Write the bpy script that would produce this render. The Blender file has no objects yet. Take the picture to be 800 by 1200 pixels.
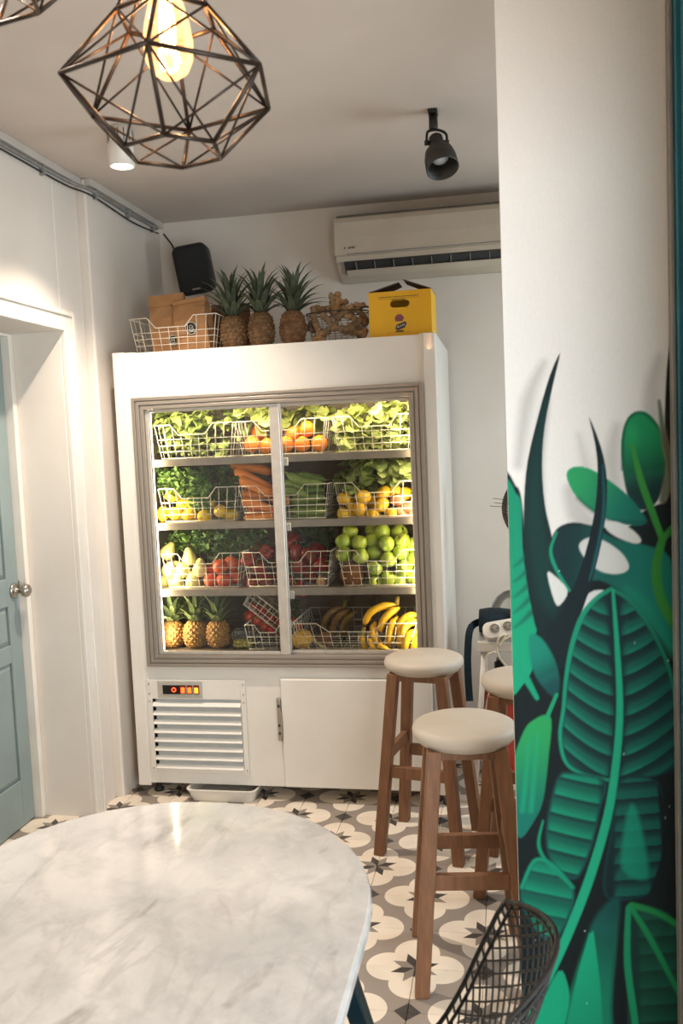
import bpy, math, random
import numpy as np
from mathutils import Vector, Matrix, Euler

# ------------------------------------------------------------------ camera, world, light
SC = bpy.context.scene
COL = SC.collection
CAM = Vector((0.0, 0.0, 1.551))
FOC = 1018.57
def _basis():
    yaw, pitch, roll = map(math.radians, (10.8713, 4.5707, 2.4613))
    fw = Vector((-math.sin(yaw) * math.cos(pitch), math.cos(yaw) * math.cos(pitch), -math.sin(pitch)))
    rt = Vector((math.cos(yaw), math.sin(yaw), 0)); up = rt.cross(fw)
    c, s = math.cos(roll), math.sin(roll)
    return c * rt - s * up, s * rt + c * up, fw
RT, UP, FW = _basis()
cam_data = bpy.data.cameras.new('camera')
cam = bpy.data.objects.new('camera', cam_data); COL.objects.link(cam)
cam_data.sensor_width = 36; cam_data.lens = FOC / 1200 * 36; cam_data.clip_start = 0.02
M3 = Matrix((RT, UP, -FW)).transposed()
cam.matrix_world = Matrix.Translation(CAM) @ M3.to_4x4()
cam_data.dof.use_dof = True; cam_data.dof.focus_distance = 3.6; cam_data.dof.aperture_fstop = 7.0
SC.camera = cam

SC.view_settings.view_transform = 'Standard'; SC.view_settings.look = 'None'
SC.view_settings.gamma = 1.0; SC.view_settings.use_curve_mapping = False
SC.view_settings.exposure = 0.17
SC.cycles.use_denoising = True
SC.cycles.max_bounces = 10; SC.cycles.diffuse_bounces = 5; SC.cycles.transparent_max_bounces = 16
SC.cycles.sample_clamp_indirect = 6.0
SC.cycles.caustics_reflective = False; SC.cycles.caustics_refractive = False

W = bpy.data.worlds.new('world'); SC.world = W; W.use_nodes = True
W.node_tree.nodes['Background'].inputs[0].default_value = (0.72, 0.86, 1.0, 1)
W.node_tree.nodes['Background'].inputs[1].default_value = 0.9

def lamp(name, kind, loc, energy, color, **kw):
    d = bpy.data.lights.new(name, kind); d.energy = energy; d.color = color
    for k, v in kw.items():
        if k not in ('aim', 'rot'): setattr(d, k, v)
    o = bpy.data.objects.new(name, d); COL.objects.link(o); o.location = loc
    if 'aim' in kw:
        o.rotation_euler = (Vector(kw['aim']) - Vector(loc)).to_track_quat('-Z', 'Y').to_euler()
    return o
# daylight entering by the open shop door beside the camera and the side window of the back bay
lamp('daylight_shop_door', 'AREA', (1.20, -0.20, 1.20), 88, (0.86, 0.95, 1.0), shape='RECTANGLE', size=1.7, size_y=1.9, aim=(0.05, 1.9, 1.2))
lamp('daylight_side_window', 'AREA', (1.30, 3.3, 1.5), 21, (0.78, 0.92, 1.0), shape='RECTANGLE', size=1.1, size_y=1.2, aim=(0.0, 3.3, 1.3))
WARM = (1.0, 0.80, 0.58)

# ------------------------------------------------------------------ helpers
def ray(x, y): return FW + RT * ((x - 400) / FOC) - UP * ((y - 600) / FOC)
def px(x, y, axis, val):
    """point of the room seen at photograph position (x, y) that lies on the plane axis = val"""
    d = ray(x, y); return CAM + d * ((val - CAM[axis]) / d[axis])
def py_(x, y, Y): return px(x, y, 1, Y)

def lin(c):
    if isinstance(c, str):
        c = [int(c[i:i + 2], 16) / 255 for i in (1, 3, 5)]
    return tuple((v / 12.92 if v <= 0.04045 else ((v + 0.055) / 1.055) ** 2.4) for v in c[:3])

MATS = {}
def mat(name, c1, c2=None, rough=0.5, metal=0.0, scale=20.0, bump=0.0, bscale=None, stretch=(1, 1, 1), spec=0.5,
        coat=0.0, emit=None, estr=0.0, trans=0.0, alpha=1.0, sss=0.0, rnd=0.0, coord='Object', detail=4.0):
    if name in MATS: return MATS[name]
    m = bpy.data.materials.new(name); m.use_nodes = True
    nt = m.node_tree; N = nt.nodes; L = nt.links; b = N['Principled BSDF']
    b.inputs['Roughness'].default_value = rough; b.inputs['Metallic'].default_value = metal
    b.inputs['Specular IOR Level'].default_value = spec; b.inputs['Coat Weight'].default_value = coat
    b.inputs['Transmission Weight'].default_value = trans; b.inputs['Alpha'].default_value = alpha
    if sss: b.inputs['Subsurface Weight'].default_value = sss; b.inputs['Subsurface Scale'].default_value = 0.01
    tc = N.new('ShaderNodeTexCoord'); mp = N.new('ShaderNodeMapping'); mp.inputs['Scale'].default_value = stretch
    L.new(tc.outputs[coord], mp.inputs['Vector'])
    nz = N.new('ShaderNodeTexNoise'); nz.inputs['Scale'].default_value = scale; nz.inputs['Detail'].default_value = detail
    L.new(mp.outputs[0], nz.inputs['Vector'])
    r = N.new('ShaderNodeValToRGB'); L.new(nz.outputs['Fac'], r.inputs[0])
    r.color_ramp.elements[0].position = 0.32; r.color_ramp.elements[1].position = 0.68
    r.color_ramp.elements[0].color = (*lin(c1), 1); r.color_ramp.elements[1].color = (*lin(c2 or c1), 1)
    out = r.outputs[0]
    if rnd:
        oi = N.new('ShaderNodeObjectInfo'); hs = N.new('ShaderNodeHueSaturation')
        mr = N.new('ShaderNodeMapRange'); L.new(oi.outputs['Random'], mr.inputs[0])
        mr.inputs[3].default_value = 1 - rnd; mr.inputs[4].default_value = 1 + rnd
        L.new(mr.outputs[0], hs.inputs['Value']); L.new(out, hs.inputs['Color'])
        mr2 = N.new('ShaderNodeMapRange'); L.new(oi.outputs['Random'], mr2.inputs[0])
        mr2.inputs[3].default_value = 0.5 + rnd * .06; mr2.inputs[4].default_value = 0.5 - rnd * .06
        L.new(mr2.outputs[0], hs.inputs['Hue']); out = hs.outputs[0]
    L.new(out, b.inputs['Base Color'])
    if bump:
        n2 = N.new('ShaderNodeTexNoise'); n2.inputs['Scale'].default_value = bscale or scale * 4
        n2.inputs['Detail'].default_value = 5; L.new(mp.outputs[0], n2.inputs['Vector'])
        bp = N.new('ShaderNodeBump'); bp.inputs['Strength'].default_value = bump; bp.inputs['Distance'].default_value = 0.004
        L.new(n2.outputs['Fac'], bp.inputs['Height']); L.new(bp.outputs[0], b.inputs['Normal'])
    if emit:
        b.inputs['Emission Color'].default_value = (*lin(emit), 1); b.inputs['Emission Strength'].default_value = estr
    MATS[name] = m; return m

def thin_glass(name, tint=(1, 1, 1), ior=1.45, rough=0.0, boost=1.0):
    if name in MATS: return MATS[name]
    m = bpy.data.materials.new(name); m.use_nodes = True; N = m.node_tree.nodes; L = m.node_tree.links
    N.remove(N['Principled BSDF']); o = N['Material Output']
    t = N.new('ShaderNodeBsdfTransparent'); t.inputs[0].default_value = (*tint, 1)
    g = N.new('ShaderNodeBsdfGlossy'); g.inputs['Roughness'].default_value = rough
    f = N.new('ShaderNodeFresnel'); f.inputs[0].default_value = ior
    mx = N.new('ShaderNodeMixShader')
    mu = N.new('ShaderNodeMath'); mu.operation = 'MULTIPLY'; mu.inputs[1].default_value = boost
    L.new(f.outputs[0], mu.inputs[0]); L.new(mu.outputs[0], mx.inputs[0])
    L.new(t.outputs[0], mx.inputs[1]); L.new(g.outputs[0], mx.inputs[2]); L.new(mx.outputs[0], o.inputs[0])
    MATS[name] = m; return m

class MB:
    """collects shapes into one mesh"""
    def __init__(s): s.v = []; s.f = []; s.smooth = []
    def add(s, vs, fs, smooth=False):
        n = len(s.v); s.v += [tuple(v) for v in vs]; s.f += [tuple(i + n for i in f) for f in fs]; s.smooth += [smooth] * len(fs); return s
    def box(s, a, b, rot=None, at=None):
        x0, y0, z0 = a; x1, y1, z1 = b
        vs = [Vector(p) for p in ((x0, y0, z0), (x1, y0, z0), (x1, y1, z0), (x0, y1, z0), (x0, y0, z1), (x1, y0, z1), (x1, y1, z1), (x0, y1, z1))]
        if rot is not None: vs = [rot @ v for v in vs]
        if at is not None: vs = [v + Vector(at) for v in vs]
        return s.add(vs, [(0, 3, 2, 1), (4, 5, 6, 7), (0, 1, 5, 4), (1, 2, 6, 5), (2, 3, 7, 6), (3, 0, 4, 7)])
    def loft(s, rings, caps=True, smooth=True, closed=True):
        n = len(rings[0]); vs = [p for r in rings for p in r]; fs = []
        for i in range(len(rings) - 1):
            for j in range(n if closed else n - 1):
                k = (j + 1) % n
                fs.append((i * n + j, i * n + k, (i + 1) * n + k, (i + 1) * n + j))
        if caps: fs.append(tuple(range(n - 1, -1, -1))); fs.append(tuple((len(rings) - 1) * n + j for j in range(n)))
        return s.add(vs, fs, smooth)
    def tube(s, pts, r, n=6, smooth=True, caps=True):
        pts = [Vector(p) for p in pts]; rr = r if isinstance(r, (list, tuple)) else [r] * len(pts)
        rings = []; t0 = (pts[1] - pts[0]).normalized()
        up = Vector((0, 0, 1)) if abs(t0.z) < 0.9 else Vector((1, 0, 0))
        nx = t0.cross(up).normalized()
        for i, p in enumerate(pts):
            a = pts[max(i - 1, 0)]; b = pts[min(i + 1, len(pts) - 1)]; t = (b - a).normalized()
            nx = (nx - t * nx.dot(t)).normalized(); ny = t.cross(nx)
            rings.append([p + nx * (rr[i] * math.cos(2 * math.pi * j / n)) + ny * (rr[i] * math.sin(2 * math.pi * j / n)) for j in range(n)])
        return s.loft(rings, caps, smooth)
    def bar(s, a, b, w, h, up=(0, 0, 1), w2=None, h2=None):
        a = Vector(a); b = Vector(b); t = (b - a).normalized(); up = Vector(up)
        x = t.cross(up).normalized(); y = x.cross(t)
        w2 = w if w2 is None else w2; h2 = h if h2 is None else h2
        R = lambda p, w, h: [p - x * w / 2 - y * h / 2, p + x * w / 2 - y * h / 2, p + x * w / 2 + y * h / 2, p - x * w / 2 + y * h / 2]
        return s.loft([R(a, w, h), R(b, w2, h2)], True, False)
    def lathe(s, prof, n=20, at=(0, 0, 0), M=None, smooth=True, caps=True):
        at = Vector(at); rings = []
        for r, z in prof:
            ring = [Vector((r * math.cos(2 * math.pi * j / n), r * math.sin(2 * math.pi * j / n), z)) for j in range(n)]
            if M is not None: ring = [M @ p for p in ring]
            rings.append([p + at for p in ring])
        return s.loft(rings, caps, smooth)
    def prism(s, poly, axis, lo, hi, smooth=False):
        def P(a, b, w):
            v = [0, 0, 0]; o = [i for i in range(3) if i != axis]; v[o[0]] = a; v[o[1]] = b; v[axis] = w; return tuple(v)
        n = len(poly)
        vs = [P(a, b, lo) for a, b in poly] + [P(a, b, hi) for a, b in poly]
        fs = [tuple(range(n - 1, -1, -1)), tuple(range(n, 2 * n))] + [(i, (i + 1) % n, (i + 1) % n + n, i + n) for i in range(n)]
        return s.add(vs, fs, smooth)
    def mesh(s, name):
        me = bpy.data.meshes.new(name); me.from_pydata(s.v, [], s.f); me.validate()
        if len(me.polygons) == len(s.smooth): me.polygons.foreach_set('use_smooth', s.smooth)
        me.update()
        import bmesh
        bm = bmesh.new(); bm.from_mesh(me); bmesh.ops.recalc_face_normals(bm, faces=bm.faces); bm.to_mesh(me); bm.free()
        return me
    def build(s, name, m, parent=None, bevel=0.0, seg=2):
        o = bpy.data.objects.new(name, s.mesh(name)); COL.objects.link(o)
        if m: o.data.materials.append(m)
        if parent: o.parent = parent
        if bevel:
            b = o.modifiers.new('bevel', 'BEVEL'); b.width = bevel; b.segments = seg; b.limit_method = 'ANGLE'; b.angle_limit = math.radians(40)
        return o

def tag(o, label, cat, group=None):
    o['label'] = label; o['category'] = cat
    if group: o['group'] = group
    return o
def thing(name, label, cat, loc=(0, 0, 0), rz=0.0, group=None):
    o = bpy.data.objects.new(name, None); COL.objects.link(o); o.empty_display_size = 0.05
    o.location = loc; o.rotation_euler = (0, 0, rz); return tag(o, label, cat, group)
def struct(o): o['kind'] = 'structure'; return o
def link(name, me, parent=None, loc=(0, 0, 0), rot=(0, 0, 0), scale=(1, 1, 1)):
    o = bpy.data.objects.new(name, me); COL.objects.link(o); o.parent = parent; o.location = loc; o.rotation_euler = rot
    o.scale = scale if not isinstance(scale, (int, float)) else (scale,) * 3; return o
def copy_tree(o, parent=None):
    c = o.copy(); COL.objects.link(c)
    if parent: c.parent = parent
    for ch in list(o.children): copy_tree(ch, c)
    return c
def text_mesh(txt, size, m, name, parent, M, extrude=0.0004, shear=0.0):
    cu = bpy.data.curves.new(name, 'FONT'); cu.body = txt; cu.size = size; cu.extrude = extrude; cu.align_x = 'CENTER'; cu.align_y = 'CENTER'; cu.shear = shear
    t = bpy.data.objects.new(name, cu); me = bpy.data.meshes.new_from_object(t)
    bpy.data.objects.remove(t); bpy.data.curves.remove(cu)
    o = link(name, me, parent); o.matrix_local = M; o.data.materials.append(m); return o
def spline(pts, k=8, closed=False):
    """Catmull-Rom through points"""
    P = [Vector(p) for p in pts]; n = len(P); out = []
    for i in range(n if closed else n - 1):
        g = (lambda j: P[j % n]) if closed else (lambda j: P[min(max(j, 0), n - 1)])
        a, b, c, d = g(i - 1), g(i), g(i + 1), g(i + 2)
        for s in range(k):
            t = s / k
            out.append(0.5 * ((2 * b) + (c - a) * t + (2 * a - 5 * b + 4 * c - d) * t * t + (3 * b - a - 3 * c + d) * t ** 3))
    if not closed: out.append(P[-1])
    return out
ORD = ('first', 'second', 'third', 'fourth', 'fifth', 'sixth', 'seventh', 'eighth', 'ninth', 'tenth')
def Rz(a): return Matrix.Rotation(a, 3, 'Z')

# ------------------------------------------------------------------ node expression helper
class E:
    nt = None
    def __init__(s, sock): s.s = sock
    @staticmethod
    def op(o, *a, clamp=False):
        n = E.nt.nodes.new('ShaderNodeMath'); n.operation = o; n.use_clamp = clamp
        for i, x in enumerate(a):
            if isinstance(x, E): E.nt.links.new(x.s, n.inputs[i])
            else: n.inputs[i].default_value = x
        return E(n.outputs[0])
    def __add__(s, o): return E.op('ADD', s, o)
    def __radd__(s, o): return E.op('ADD', o, s)
    def __sub__(s, o): return E.op('SUBTRACT', s, o)
    def __rsub__(s, o): return E.op('SUBTRACT', o, s)
    def __mul__(s, o): return E.op('MULTIPLY', s, o)
    __rmul__ = __mul__
    def lt(s, o): return E.op('LESS_THAN', s, o)
def emix(f, a, b):
    n = E.nt.nodes.new('ShaderNodeMix'); n.data_type = 'RGBA'
    E.nt.links.new(f.s, n.inputs[0])
    for i, x in ((6, a), (7, b)):
        if isinstance(x, E): E.nt.links.new(x.s, n.inputs[i])
        else: n.inputs[i].default_value = (*lin(x), 1)
    return E(n.outputs[2])

# ------------------------------------------------------------------ materials of the setting
WALL = mat('wall_paint', '#dfd7cd', '#d8cfc4', rough=0.72, scale=3, bump=0.10, bscale=18)
CEIL = mat('ceiling_paint', '#c8bcb2', '#c0b4a9', rough=0.8, scale=2.5, bump=0.05, bscale=14)
TRIM = mat('trim_paint', '#e0dad0', '#d8d1c6', rough=0.45, scale=6, bump=0.05, bscale=25)
GROUT = mat('grout', '#8d8273', '#7b7164', rough=0.9, scale=40)
TEAL = mat('teal_frame_paint', '#2a7587', '#236878', rough=0.5, scale=8)
GREYSTRIP = mat('grey_metal_strip', '#8d8a86', '#7f7d79', rough=0.5, scale=9)
DOORBLUE = mat('door_blue_paint', '#869391', '#7f8c8a', rough=0.42, scale=5, bump=0.04, bscale=30)

def tile_material():
    m = bpy.data.materials.new('patterned_cement_tile'); m.use_nodes = True
    E.nt = nt = m.node_tree; N = nt.nodes; L = nt.links; b = N['Principled BSDF']
    uv = N.new('ShaderNodeUVMap'); sp = N.new('ShaderNodeSeparateXYZ'); L.new(uv.outputs[0], sp.inputs[0])
    u, v = E(sp.outputs[0]), E(sp.outputs[1])
    flip = E.op('GREATER_THAN', u + v, 1.0)
    p = u + flip * (1.0 - u - u); q = v + flip * (1.0 - v - v)
    sw = E.op('GREATER_THAN', q, p)                    # which of the two petals
    a = E.op('MAXIMUM', p, q); c = E.op('MINIMUM', p, q)
    lobe = ((a - .38) * (a - .38) + c * c).lt(.342 * .342)
    core = (p + q).lt(.55)                              # joins the lobes
    cream = E.op('MAXIMUM', lobe, core)
    # rhombic petal along 22.5 degrees
    cs, sn = math.cos(math.pi / 8), math.sin(math.pi / 8)
    x = a * cs + c * sn; y = E.op('ABSOLUTE', c * cs - a * sn)
    Lp = .37
    petal = y.lt(E.op('MINIMUM', x, Lp - x) * math.tan(math.pi / 8) * .98)
    du = 1.0 - a; dia = (du + c).lt(.19)               # diamond round the other corners
    grey = '#978b80'; dark = '#46403c'
    col = emix(cream, grey, '#e8dac7')
    col = emix(petal, col, emix(sw, dark, '#90867c'))
    col = emix(dia, col, dark)
    tc = N.new('ShaderNodeNewGeometry'); nz = N.new('ShaderNodeTexNoise'); nz.inputs['Scale'].default_value = 9; nz.inputs['Detail'].default_value = 6
    L.new(tc.outputs['Position'], nz.inputs['Vector'])
    oi = N.new('ShaderNodeObjectInfo')
    hv = N.new('ShaderNodeHueSaturation'); L.new(col.s, hv.inputs['Color'])
    val = E(nz.outputs['Fac']) * .3 + E(oi.outputs['Random']) * .07 + .81
    L.new(val.s, hv.inputs['Value']); L.new(hv.outputs[0], b.inputs['Base Color'])
    rr = E(nz.outputs['Fac']) * .3 + .3; L.new(rr.s, b.inputs['Roughness'])
    return m
TILE = tile_material()

# ------------------------------------------------------------------ the room
XL, XL2, YB, ZC = -1.775, -1.735, 4.37, 2.7215
XR = 1.25; YF = -1.9; YP = 2.0; PT = 0.12; XPR = 0.37
fl = struct(MB().box((-2.4, YF - .1, -.08), (XR + .1, YB + .05, -.0105)).build('floor', GROUT))
S = .2; AX, AY = -.3059, 2.4314
def tile_mesh():
    h = S / 2 - .0008; e = .0012
    vs = [(-h, -h, -.01), (h, -h, -.01), (h, h, -.01), (-h, h, -.01), (-h, -h, -e), (h, -h, -e), (h, h, -e), (-h, h, -e),
          (-h + e, -h + e, 0), (h - e, -h + e, 0), (h - e, h - e, 0), (-h + e, h - e, 0)]
    fs = [(8, 9, 10, 11)] + [(i, (i + 1) % 4, (i + 1) % 4 + 4, i + 4) for i in range(4)] + [(i + 4, (i + 1) % 4 + 4, (i + 1) % 4 + 8, i + 8) for i in range(4)]
    return vs, fs
tv, tf = tile_mesh()
tme = bpy.data.meshes.new('tile'); tme.from_pydata(tv, [], tf); tme.materials.append(TILE)
ul = tme.uv_layers.new(name='UVMap')
for lp in tme.loops:
    x, y, z = tv[lp.vertex_index]; ul.data[lp.index].uv = (x / S + .5, y / S + .5)
rest_v, rest_f, rest_uv = [], [], []
cells = []
for i in range(-10, 8):
    for j in range(-22, 10):
        x, y = AX + (i + .5) * S, AY + (j + .5) * S
        if x < -2.1 or x > XR + .05 or y < YF or y > YB: continue
        if x < XL - .05 and not (2.3 < y < 3.4): continue
        cells.append((i, j, x, y))
vis = sorted([c for c in cells if c[3] > 0.9], key=lambda c: (c[3] - 0) ** 2 + c[2] ** 2)[:300]
vset = set((c[0], c[1]) for c in vis)
for i, j, x, y in cells:
    r = 0.0 if (i + j) % 2 == 0 else math.pi / 2
    if (i, j) in vset: link('tile', tme, fl, (x, y, 0), (0, 0, r))
    else:
        n = len(rest_v)
        for a, b_, c_ in tv:
            if r: rest_v.append((x - b_, y + a, c_))
            else: rest_v.append((x + a, y + b_, c_))
        for f in tf:
            rest_f.append(tuple(k + n for k in f)); rest_uv += [(tv[k][0] / S + .5, tv[k][1] / S + .5) for k in f]
rme = bpy.data.meshes.new('tile_field'); rme.from_pydata(rest_v, [], rest_f); rme.materials.append(TILE)
ul = rme.uv_layers.new(name='UVMap')
for k, uvv in enumerate(rest_uv): ul.data[k].uv = uvv
link('tile_field', rme, fl)['kind'] = 'stuff'

struct(MB().box((-2.5, YF - .2, ZC), (XR + .3, YB + .2, ZC + .12)).build('ceiling', CEIL))
struct(MB().box((-2.5, YB, -.08), (XR + .2, YB + .15, ZC)).build('wall_back', WALL))
DY0, DY1, DZ = 2.47, 3.335, 2.055
wl = MB()
wl.box((-2.3, YF, -.08), (XL, DY0, ZC)).box((-2.3, DY0, DZ), (XL, DY1, ZC)).box((-2.3, DY1, -.08), (XL, 3.55, ZC)).box((-2.3, 3.55, -.08), (XL2, YB, ZC))
struct(wl.build('wall_left', WALL, bevel=.008))
# casing round the door recess: stepped moulding
cs = MB()
for k, (w0, w1, d) in enumerate(((0.0, .062, .016), (.062, .078, .024), (.078, .09, .012))):
    x1 = XL + d
    cs.box((XL - .004, DY1 + w0, -.0), (x1, DY1 + w1, DZ + w1)); cs.box((XL - .004, DY0 - w1, 0), (x1, DY0 - w0, DZ + w1)); cs.box((XL - .004, DY0 - w0, DZ + w0), (x1, DY1 + w0, DZ + w1))
struct(cs.build('trim_1', TRIM, bevel=.003))
fr = MB()
fr.box((-2.10, DY1 - .03, 0), (-1.995, DY1 - .0005, DZ - .0005)).box((-2.10, DY0 + .0005, 0), (-1.995, DY0 + .03, DZ - .0005)).box((-2.10, DY0 + .03, DZ - .012), (-1.995, DY1 - .03, DZ - .0005))
struct(fr.build('trim_2', TRIM, bevel=.003))
# the blue panelled door
dr = thing('door_1', 'x', 'door'); del dr['label']; del dr['category']; struct(dr)
X0 = -2.03; ya, yb, zt = DY0 + .032, DY1 - .032, DZ - .014
MB().box((X0 - .045, ya, .006), (X0 - .012, yb, zt)).build('door_core', DOORBLUE, dr)
pan = [(ya + .085, (ya + yb) / 2 - .045), ((ya + yb) / 2 + .045, yb - .085)]
rows = [(.20, .70), (.775, .935), (1.05, 1.90)]
st = MB()
ys = [ya] + [v for p in pan for v in p] + [yb]
for a, b in ((ys[0], ys[1]), (ys[2], ys[3]), (ys[4], ys[5])): st.box((X0 - .013, a, .006), (X0, b, zt))
zs = [.006] + [v for p in rows for v in p] + [zt]
for (a, b) in pan:
    for k in range(0, len(zs), 2): st.box((X0 - .013, a, zs[k]), (X0, b, zs[k + 1]))
st.build('door_frame', DOORBLUE, dr, bevel=.004)
for a, b in pan:
    for z0, z1 in rows:
        m = MB(); e = .022
        R0 = [(X0 - .0125, a, z0), (X0 - .0125, b, z0), (X0 - .0125, b, z1), (X0 - .0125, a, z1)]
        R1 = [(X0 - .003, a + e, z0 + e), (X0 - .003, b - e, z0 + e), (X0 - .003, b - e, z1 - e), (X0 - .003, a + e, z1 - e)]
        m.loft([R0, R1], True, False); m.build('panel', DOORBLUE, dr)
STEEL = mat('brushed_steel', '#b9b2a8', '#a59d92', rough=0.28, metal=1.0, scale=60)
kc = px(31, 692, 0, -1.972); MK = Matrix.Rotation(math.pi / 2, 3, 'Y')
kn = MB().lathe([(.001, 0), (.031, 0), (.031, .006), (.024, .010), (.011, .013), (.010, .034), (.018, .040), (.026, .050), (.0275, .058), (.025, .066), (.016, .073), (.001, .075)], 24, (X0, kc.y, kc.z), MK).build('door_knob', STEEL, dr)
struct(MB().box((X0 - .012, yb - .002, kc.z + .0), (X0 + .004, yb + .018, kc.z + .035)).build('strike_plate', STEEL, dr)); 

# back-right bay wall, front wall, right wall with shop door
wr = MB(); wy0, wy1, wz0, wz1 = 2.75, 3.85, .9, 2.1
wr.box((XR, YP, -.08), (XR + .12, wy0, ZC)).box((XR, wy1, -.08), (XR + .12, YB, ZC)).box((XR, wy0, -.08), (XR + .12, wy1, wz0)).box((XR, wy0, wz1), (XR + .12, wy1, ZC))
wr.box((XPR, YP + .0, -.08), (XR, YP + PT, ZC))
struct(wr.build('wall_right', WALL))
wf = MB().box((-2.3, YF - .12, -.08), (XR, YF, ZC))
struct(wf.build('wall_front', WALL))
XS = 0.385
ws = MB().box((XS, 1.50, -.08), (XS + .14, YP, ZC)).box((XS, YF, -.08), (XS + .14, -.55, ZC)).box((XS, -.55, 2.12), (XS + .14, 1.50, ZC))
struct(ws.build('wall_shopfront', WALL))
# mural pillar
pil = struct(MB().box((0, YP, -.08), (XPR, YP + PT, ZC)).build('wall_pillar', WALL, bevel=.004))
# grey strip and teal door frame beside the pillar
gs = MB().box((.352, YP - .030, 0), (.3615, YP - .001, ZC - .001)).build('trim_3', GREYSTRIP, bevel=.003); struct(gs)
tf_ = MB().box((.362, YP - .045, 0), (.3845, YP - .001, ZC - .001)).box((.3725, YP - .30, 0), (.3845, YP - .046, ZC - .001)).build('trim_4', TEAL, bevel=.003); struct(tf_)

# ------------------------------------------------------------------ the painted mural on the pillar (paint carried by a colour attribute)
def mural():
    nx_, nz_ = 180, 900
    xs = np.linspace(.001, .351, nx_); zs = np.linspace(0.0, 2.715, nz_)
    GX, GZ = np.meshgrid(xs, zs); Yw = YP - .0012
    D = np.stack([GX - CAM.x, np.full_like(GX, Yw) - CAM.y, GZ - CAM.z], -1)
    w = D @ np.array(FW); PX = 400 + FOC * (D @ np.array(RT)) / w; PY = 600 - FOC * (D @ np.array(UP)) / w
    C = np.zeros(PX.shape + (3,)); C[:] = lin('#e2dfda')
    rng = np.random.default_rng(4)
    def col(c): return np.array(lin(c))
    def sdist(poly):
        P = np.array(poly, float); n = len(P); d = np.full(PX.shape, 1e9); ins = np.zeros(PX.shape, bool)
        for i in range(n):
            a, b = P[i], P[(i + 1) % n]; e = b - a
            t = np.clip(((PX - a[0]) * e[0] + (PY - a[1]) * e[1]) / (e @ e + 1e-9), 0, 1)
            d = np.minimum(d, np.hypot(PX - a[0] - t * e[0], PY - a[1] - t * e[1]))
            c = ((a[1] > PY) != (b[1] > PY)) & (PX < (b[0] - a[0]) * (PY - a[1]) / (b[1] - a[1] + 1e-12) + a[0]); ins ^= c
        return np.where(ins, d, -d)
    def smo(t): t = np.clip(t, 0, 1); return t * t * (3 - 2 * t)
    def lay(alpha, c):
        nonlocal C
        C = C * (1 - alpha[..., None]) + (np.array(c) if np.ndim(c) == 1 else c) * alpha[..., None]
    def poly(pts, c, soft=1.2, k=4, alpha=1.0):
        p = [(q.x, q.y) for q in spline([(a, b, 0) for a, b in pts], k, True)] if k else pts
        sd = sdist(p); lay(alpha * smo((sd + soft) / (2 * soft)), c); return sd
    def grad(c1, c2, p1, p2):
        p1, p2 = np.array(p1, float), np.array(p2, float); e = p2 - p1
        t = smo(((PX - p1[0]) * e[0] + (PY - p1[1]) * e[1]) / (e @ e)); return col(c1) * (1 - t[..., None]) + col(c2) * t[..., None]
    def stroke(pts, wd, c, soft=1.5, alpha=1.0):
        P = [(q.x, q.y) for q in spline([(a, b, 0) for a, b in pts], 6)]; n = len(P)
        best = np.full(PX.shape, -1e9)
        for i in range(n - 1):
            a, b = np.array(P[i]), np.array(P[i + 1]); e = b - a
            t = np.clip(((PX - a[0]) * e[0] + (PY - a[1]) * e[1]) / (e @ e + 1e-9), 0, 1); s = (i + t) / (n - 1)
            ww = np.interp(s, np.linspace(0, 1, len(wd)), wd) if isinstance(wd, (list, tuple)) else wd
            best = np.maximum(best, ww / 2 - np.hypot(PX - a[0] - t * e[0], PY - a[1] - t * e[1]))
        lay(alpha * smo((best + soft) / (2 * soft)), col(c) if isinstance(c, str) else c)
    def ribs(sd, xm, per, k, pw, c_d, c_b, y0=0, lo=0.0, gam=1.5, soft=3):
        d = np.abs(PX - xm); ph = np.mod((PY - y0 + k * d ** pw) / per, 1.0)
        t = ph ** gam * smo((1 - ph) / .10) * (1 - lo) + lo
        t = t * smo((d - 4) / 10)
        lay(smo((sd - 1) / soft), col(c_d) * (1 - t[..., None]) + col(c_b) * t[..., None])
    DK, DK2 = '#0a181c', '#0e282e'
    # sprayed grey wisps
    for pts, wd, a in (([(637, 425), (618, 470), (607, 545)], [6, 16, 10], .42), ([(772, 418), (764, 455), (762, 505)], [8, 18, 22], .35),
                       ([(722, 500), (716, 540), (722, 580)], [10, 20, 10], .35), ([(678, 510), (686, 545)], [3, 10], .3), ([(668, 575), (676, 600), (690, 615)], [16, 24, 20], .38)):
        stroke(pts, wd, '#77736f', 8, a)
    # the deep dark ground of the painting
    poly([(585, 566), (604, 569), (611, 585), (617, 640), (628, 700), (640, 722), (650, 700), (662, 692), (650, 668), (644, 642), (652, 620), (672, 612), (700, 617), (735, 618), (752, 600), (768, 592),
          (780, 585), (786, 560), (805, 555), (840, 800), (840, 1480), (560, 1480), (570, 800)], col(DK), 1.5, 3)
    # leaf at the left border, with slanting ribs
    sd = poly([(592, 578), (604, 578), (611, 592), (612, 640), (619, 695), (629, 738), (621, 750), (626, 776), (612, 803), (592, 800)], grad('#159a78', '#12ab80', (600, 580), (610, 790)), 1.2, 3)
    for y in (650, 668, 686, 704, 722): stroke([(602, y + 14), (612, y + 6), (622, y - 4)], [1, 4, 7], '#0b5a52', 3, .75)
    # tall horn with the lighter core
    sd = poly([(656, 414), (644, 440), (631, 485), (618, 540), (614, 585), (614, 632), (618, 682), (626, 730), (634, 742), (650, 736), (664, 710), (662, 690), (654, 660), (645, 622), (638, 590), (635, 545), (638, 500), (648, 450)], col('#0b2529'), 1.0, 3)
    stroke([(640, 470), (628, 545), (628, 620), (642, 690), (648, 715)], [2, 12, 22, 28, 10], '#0f403c', 9, .8)
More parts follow.
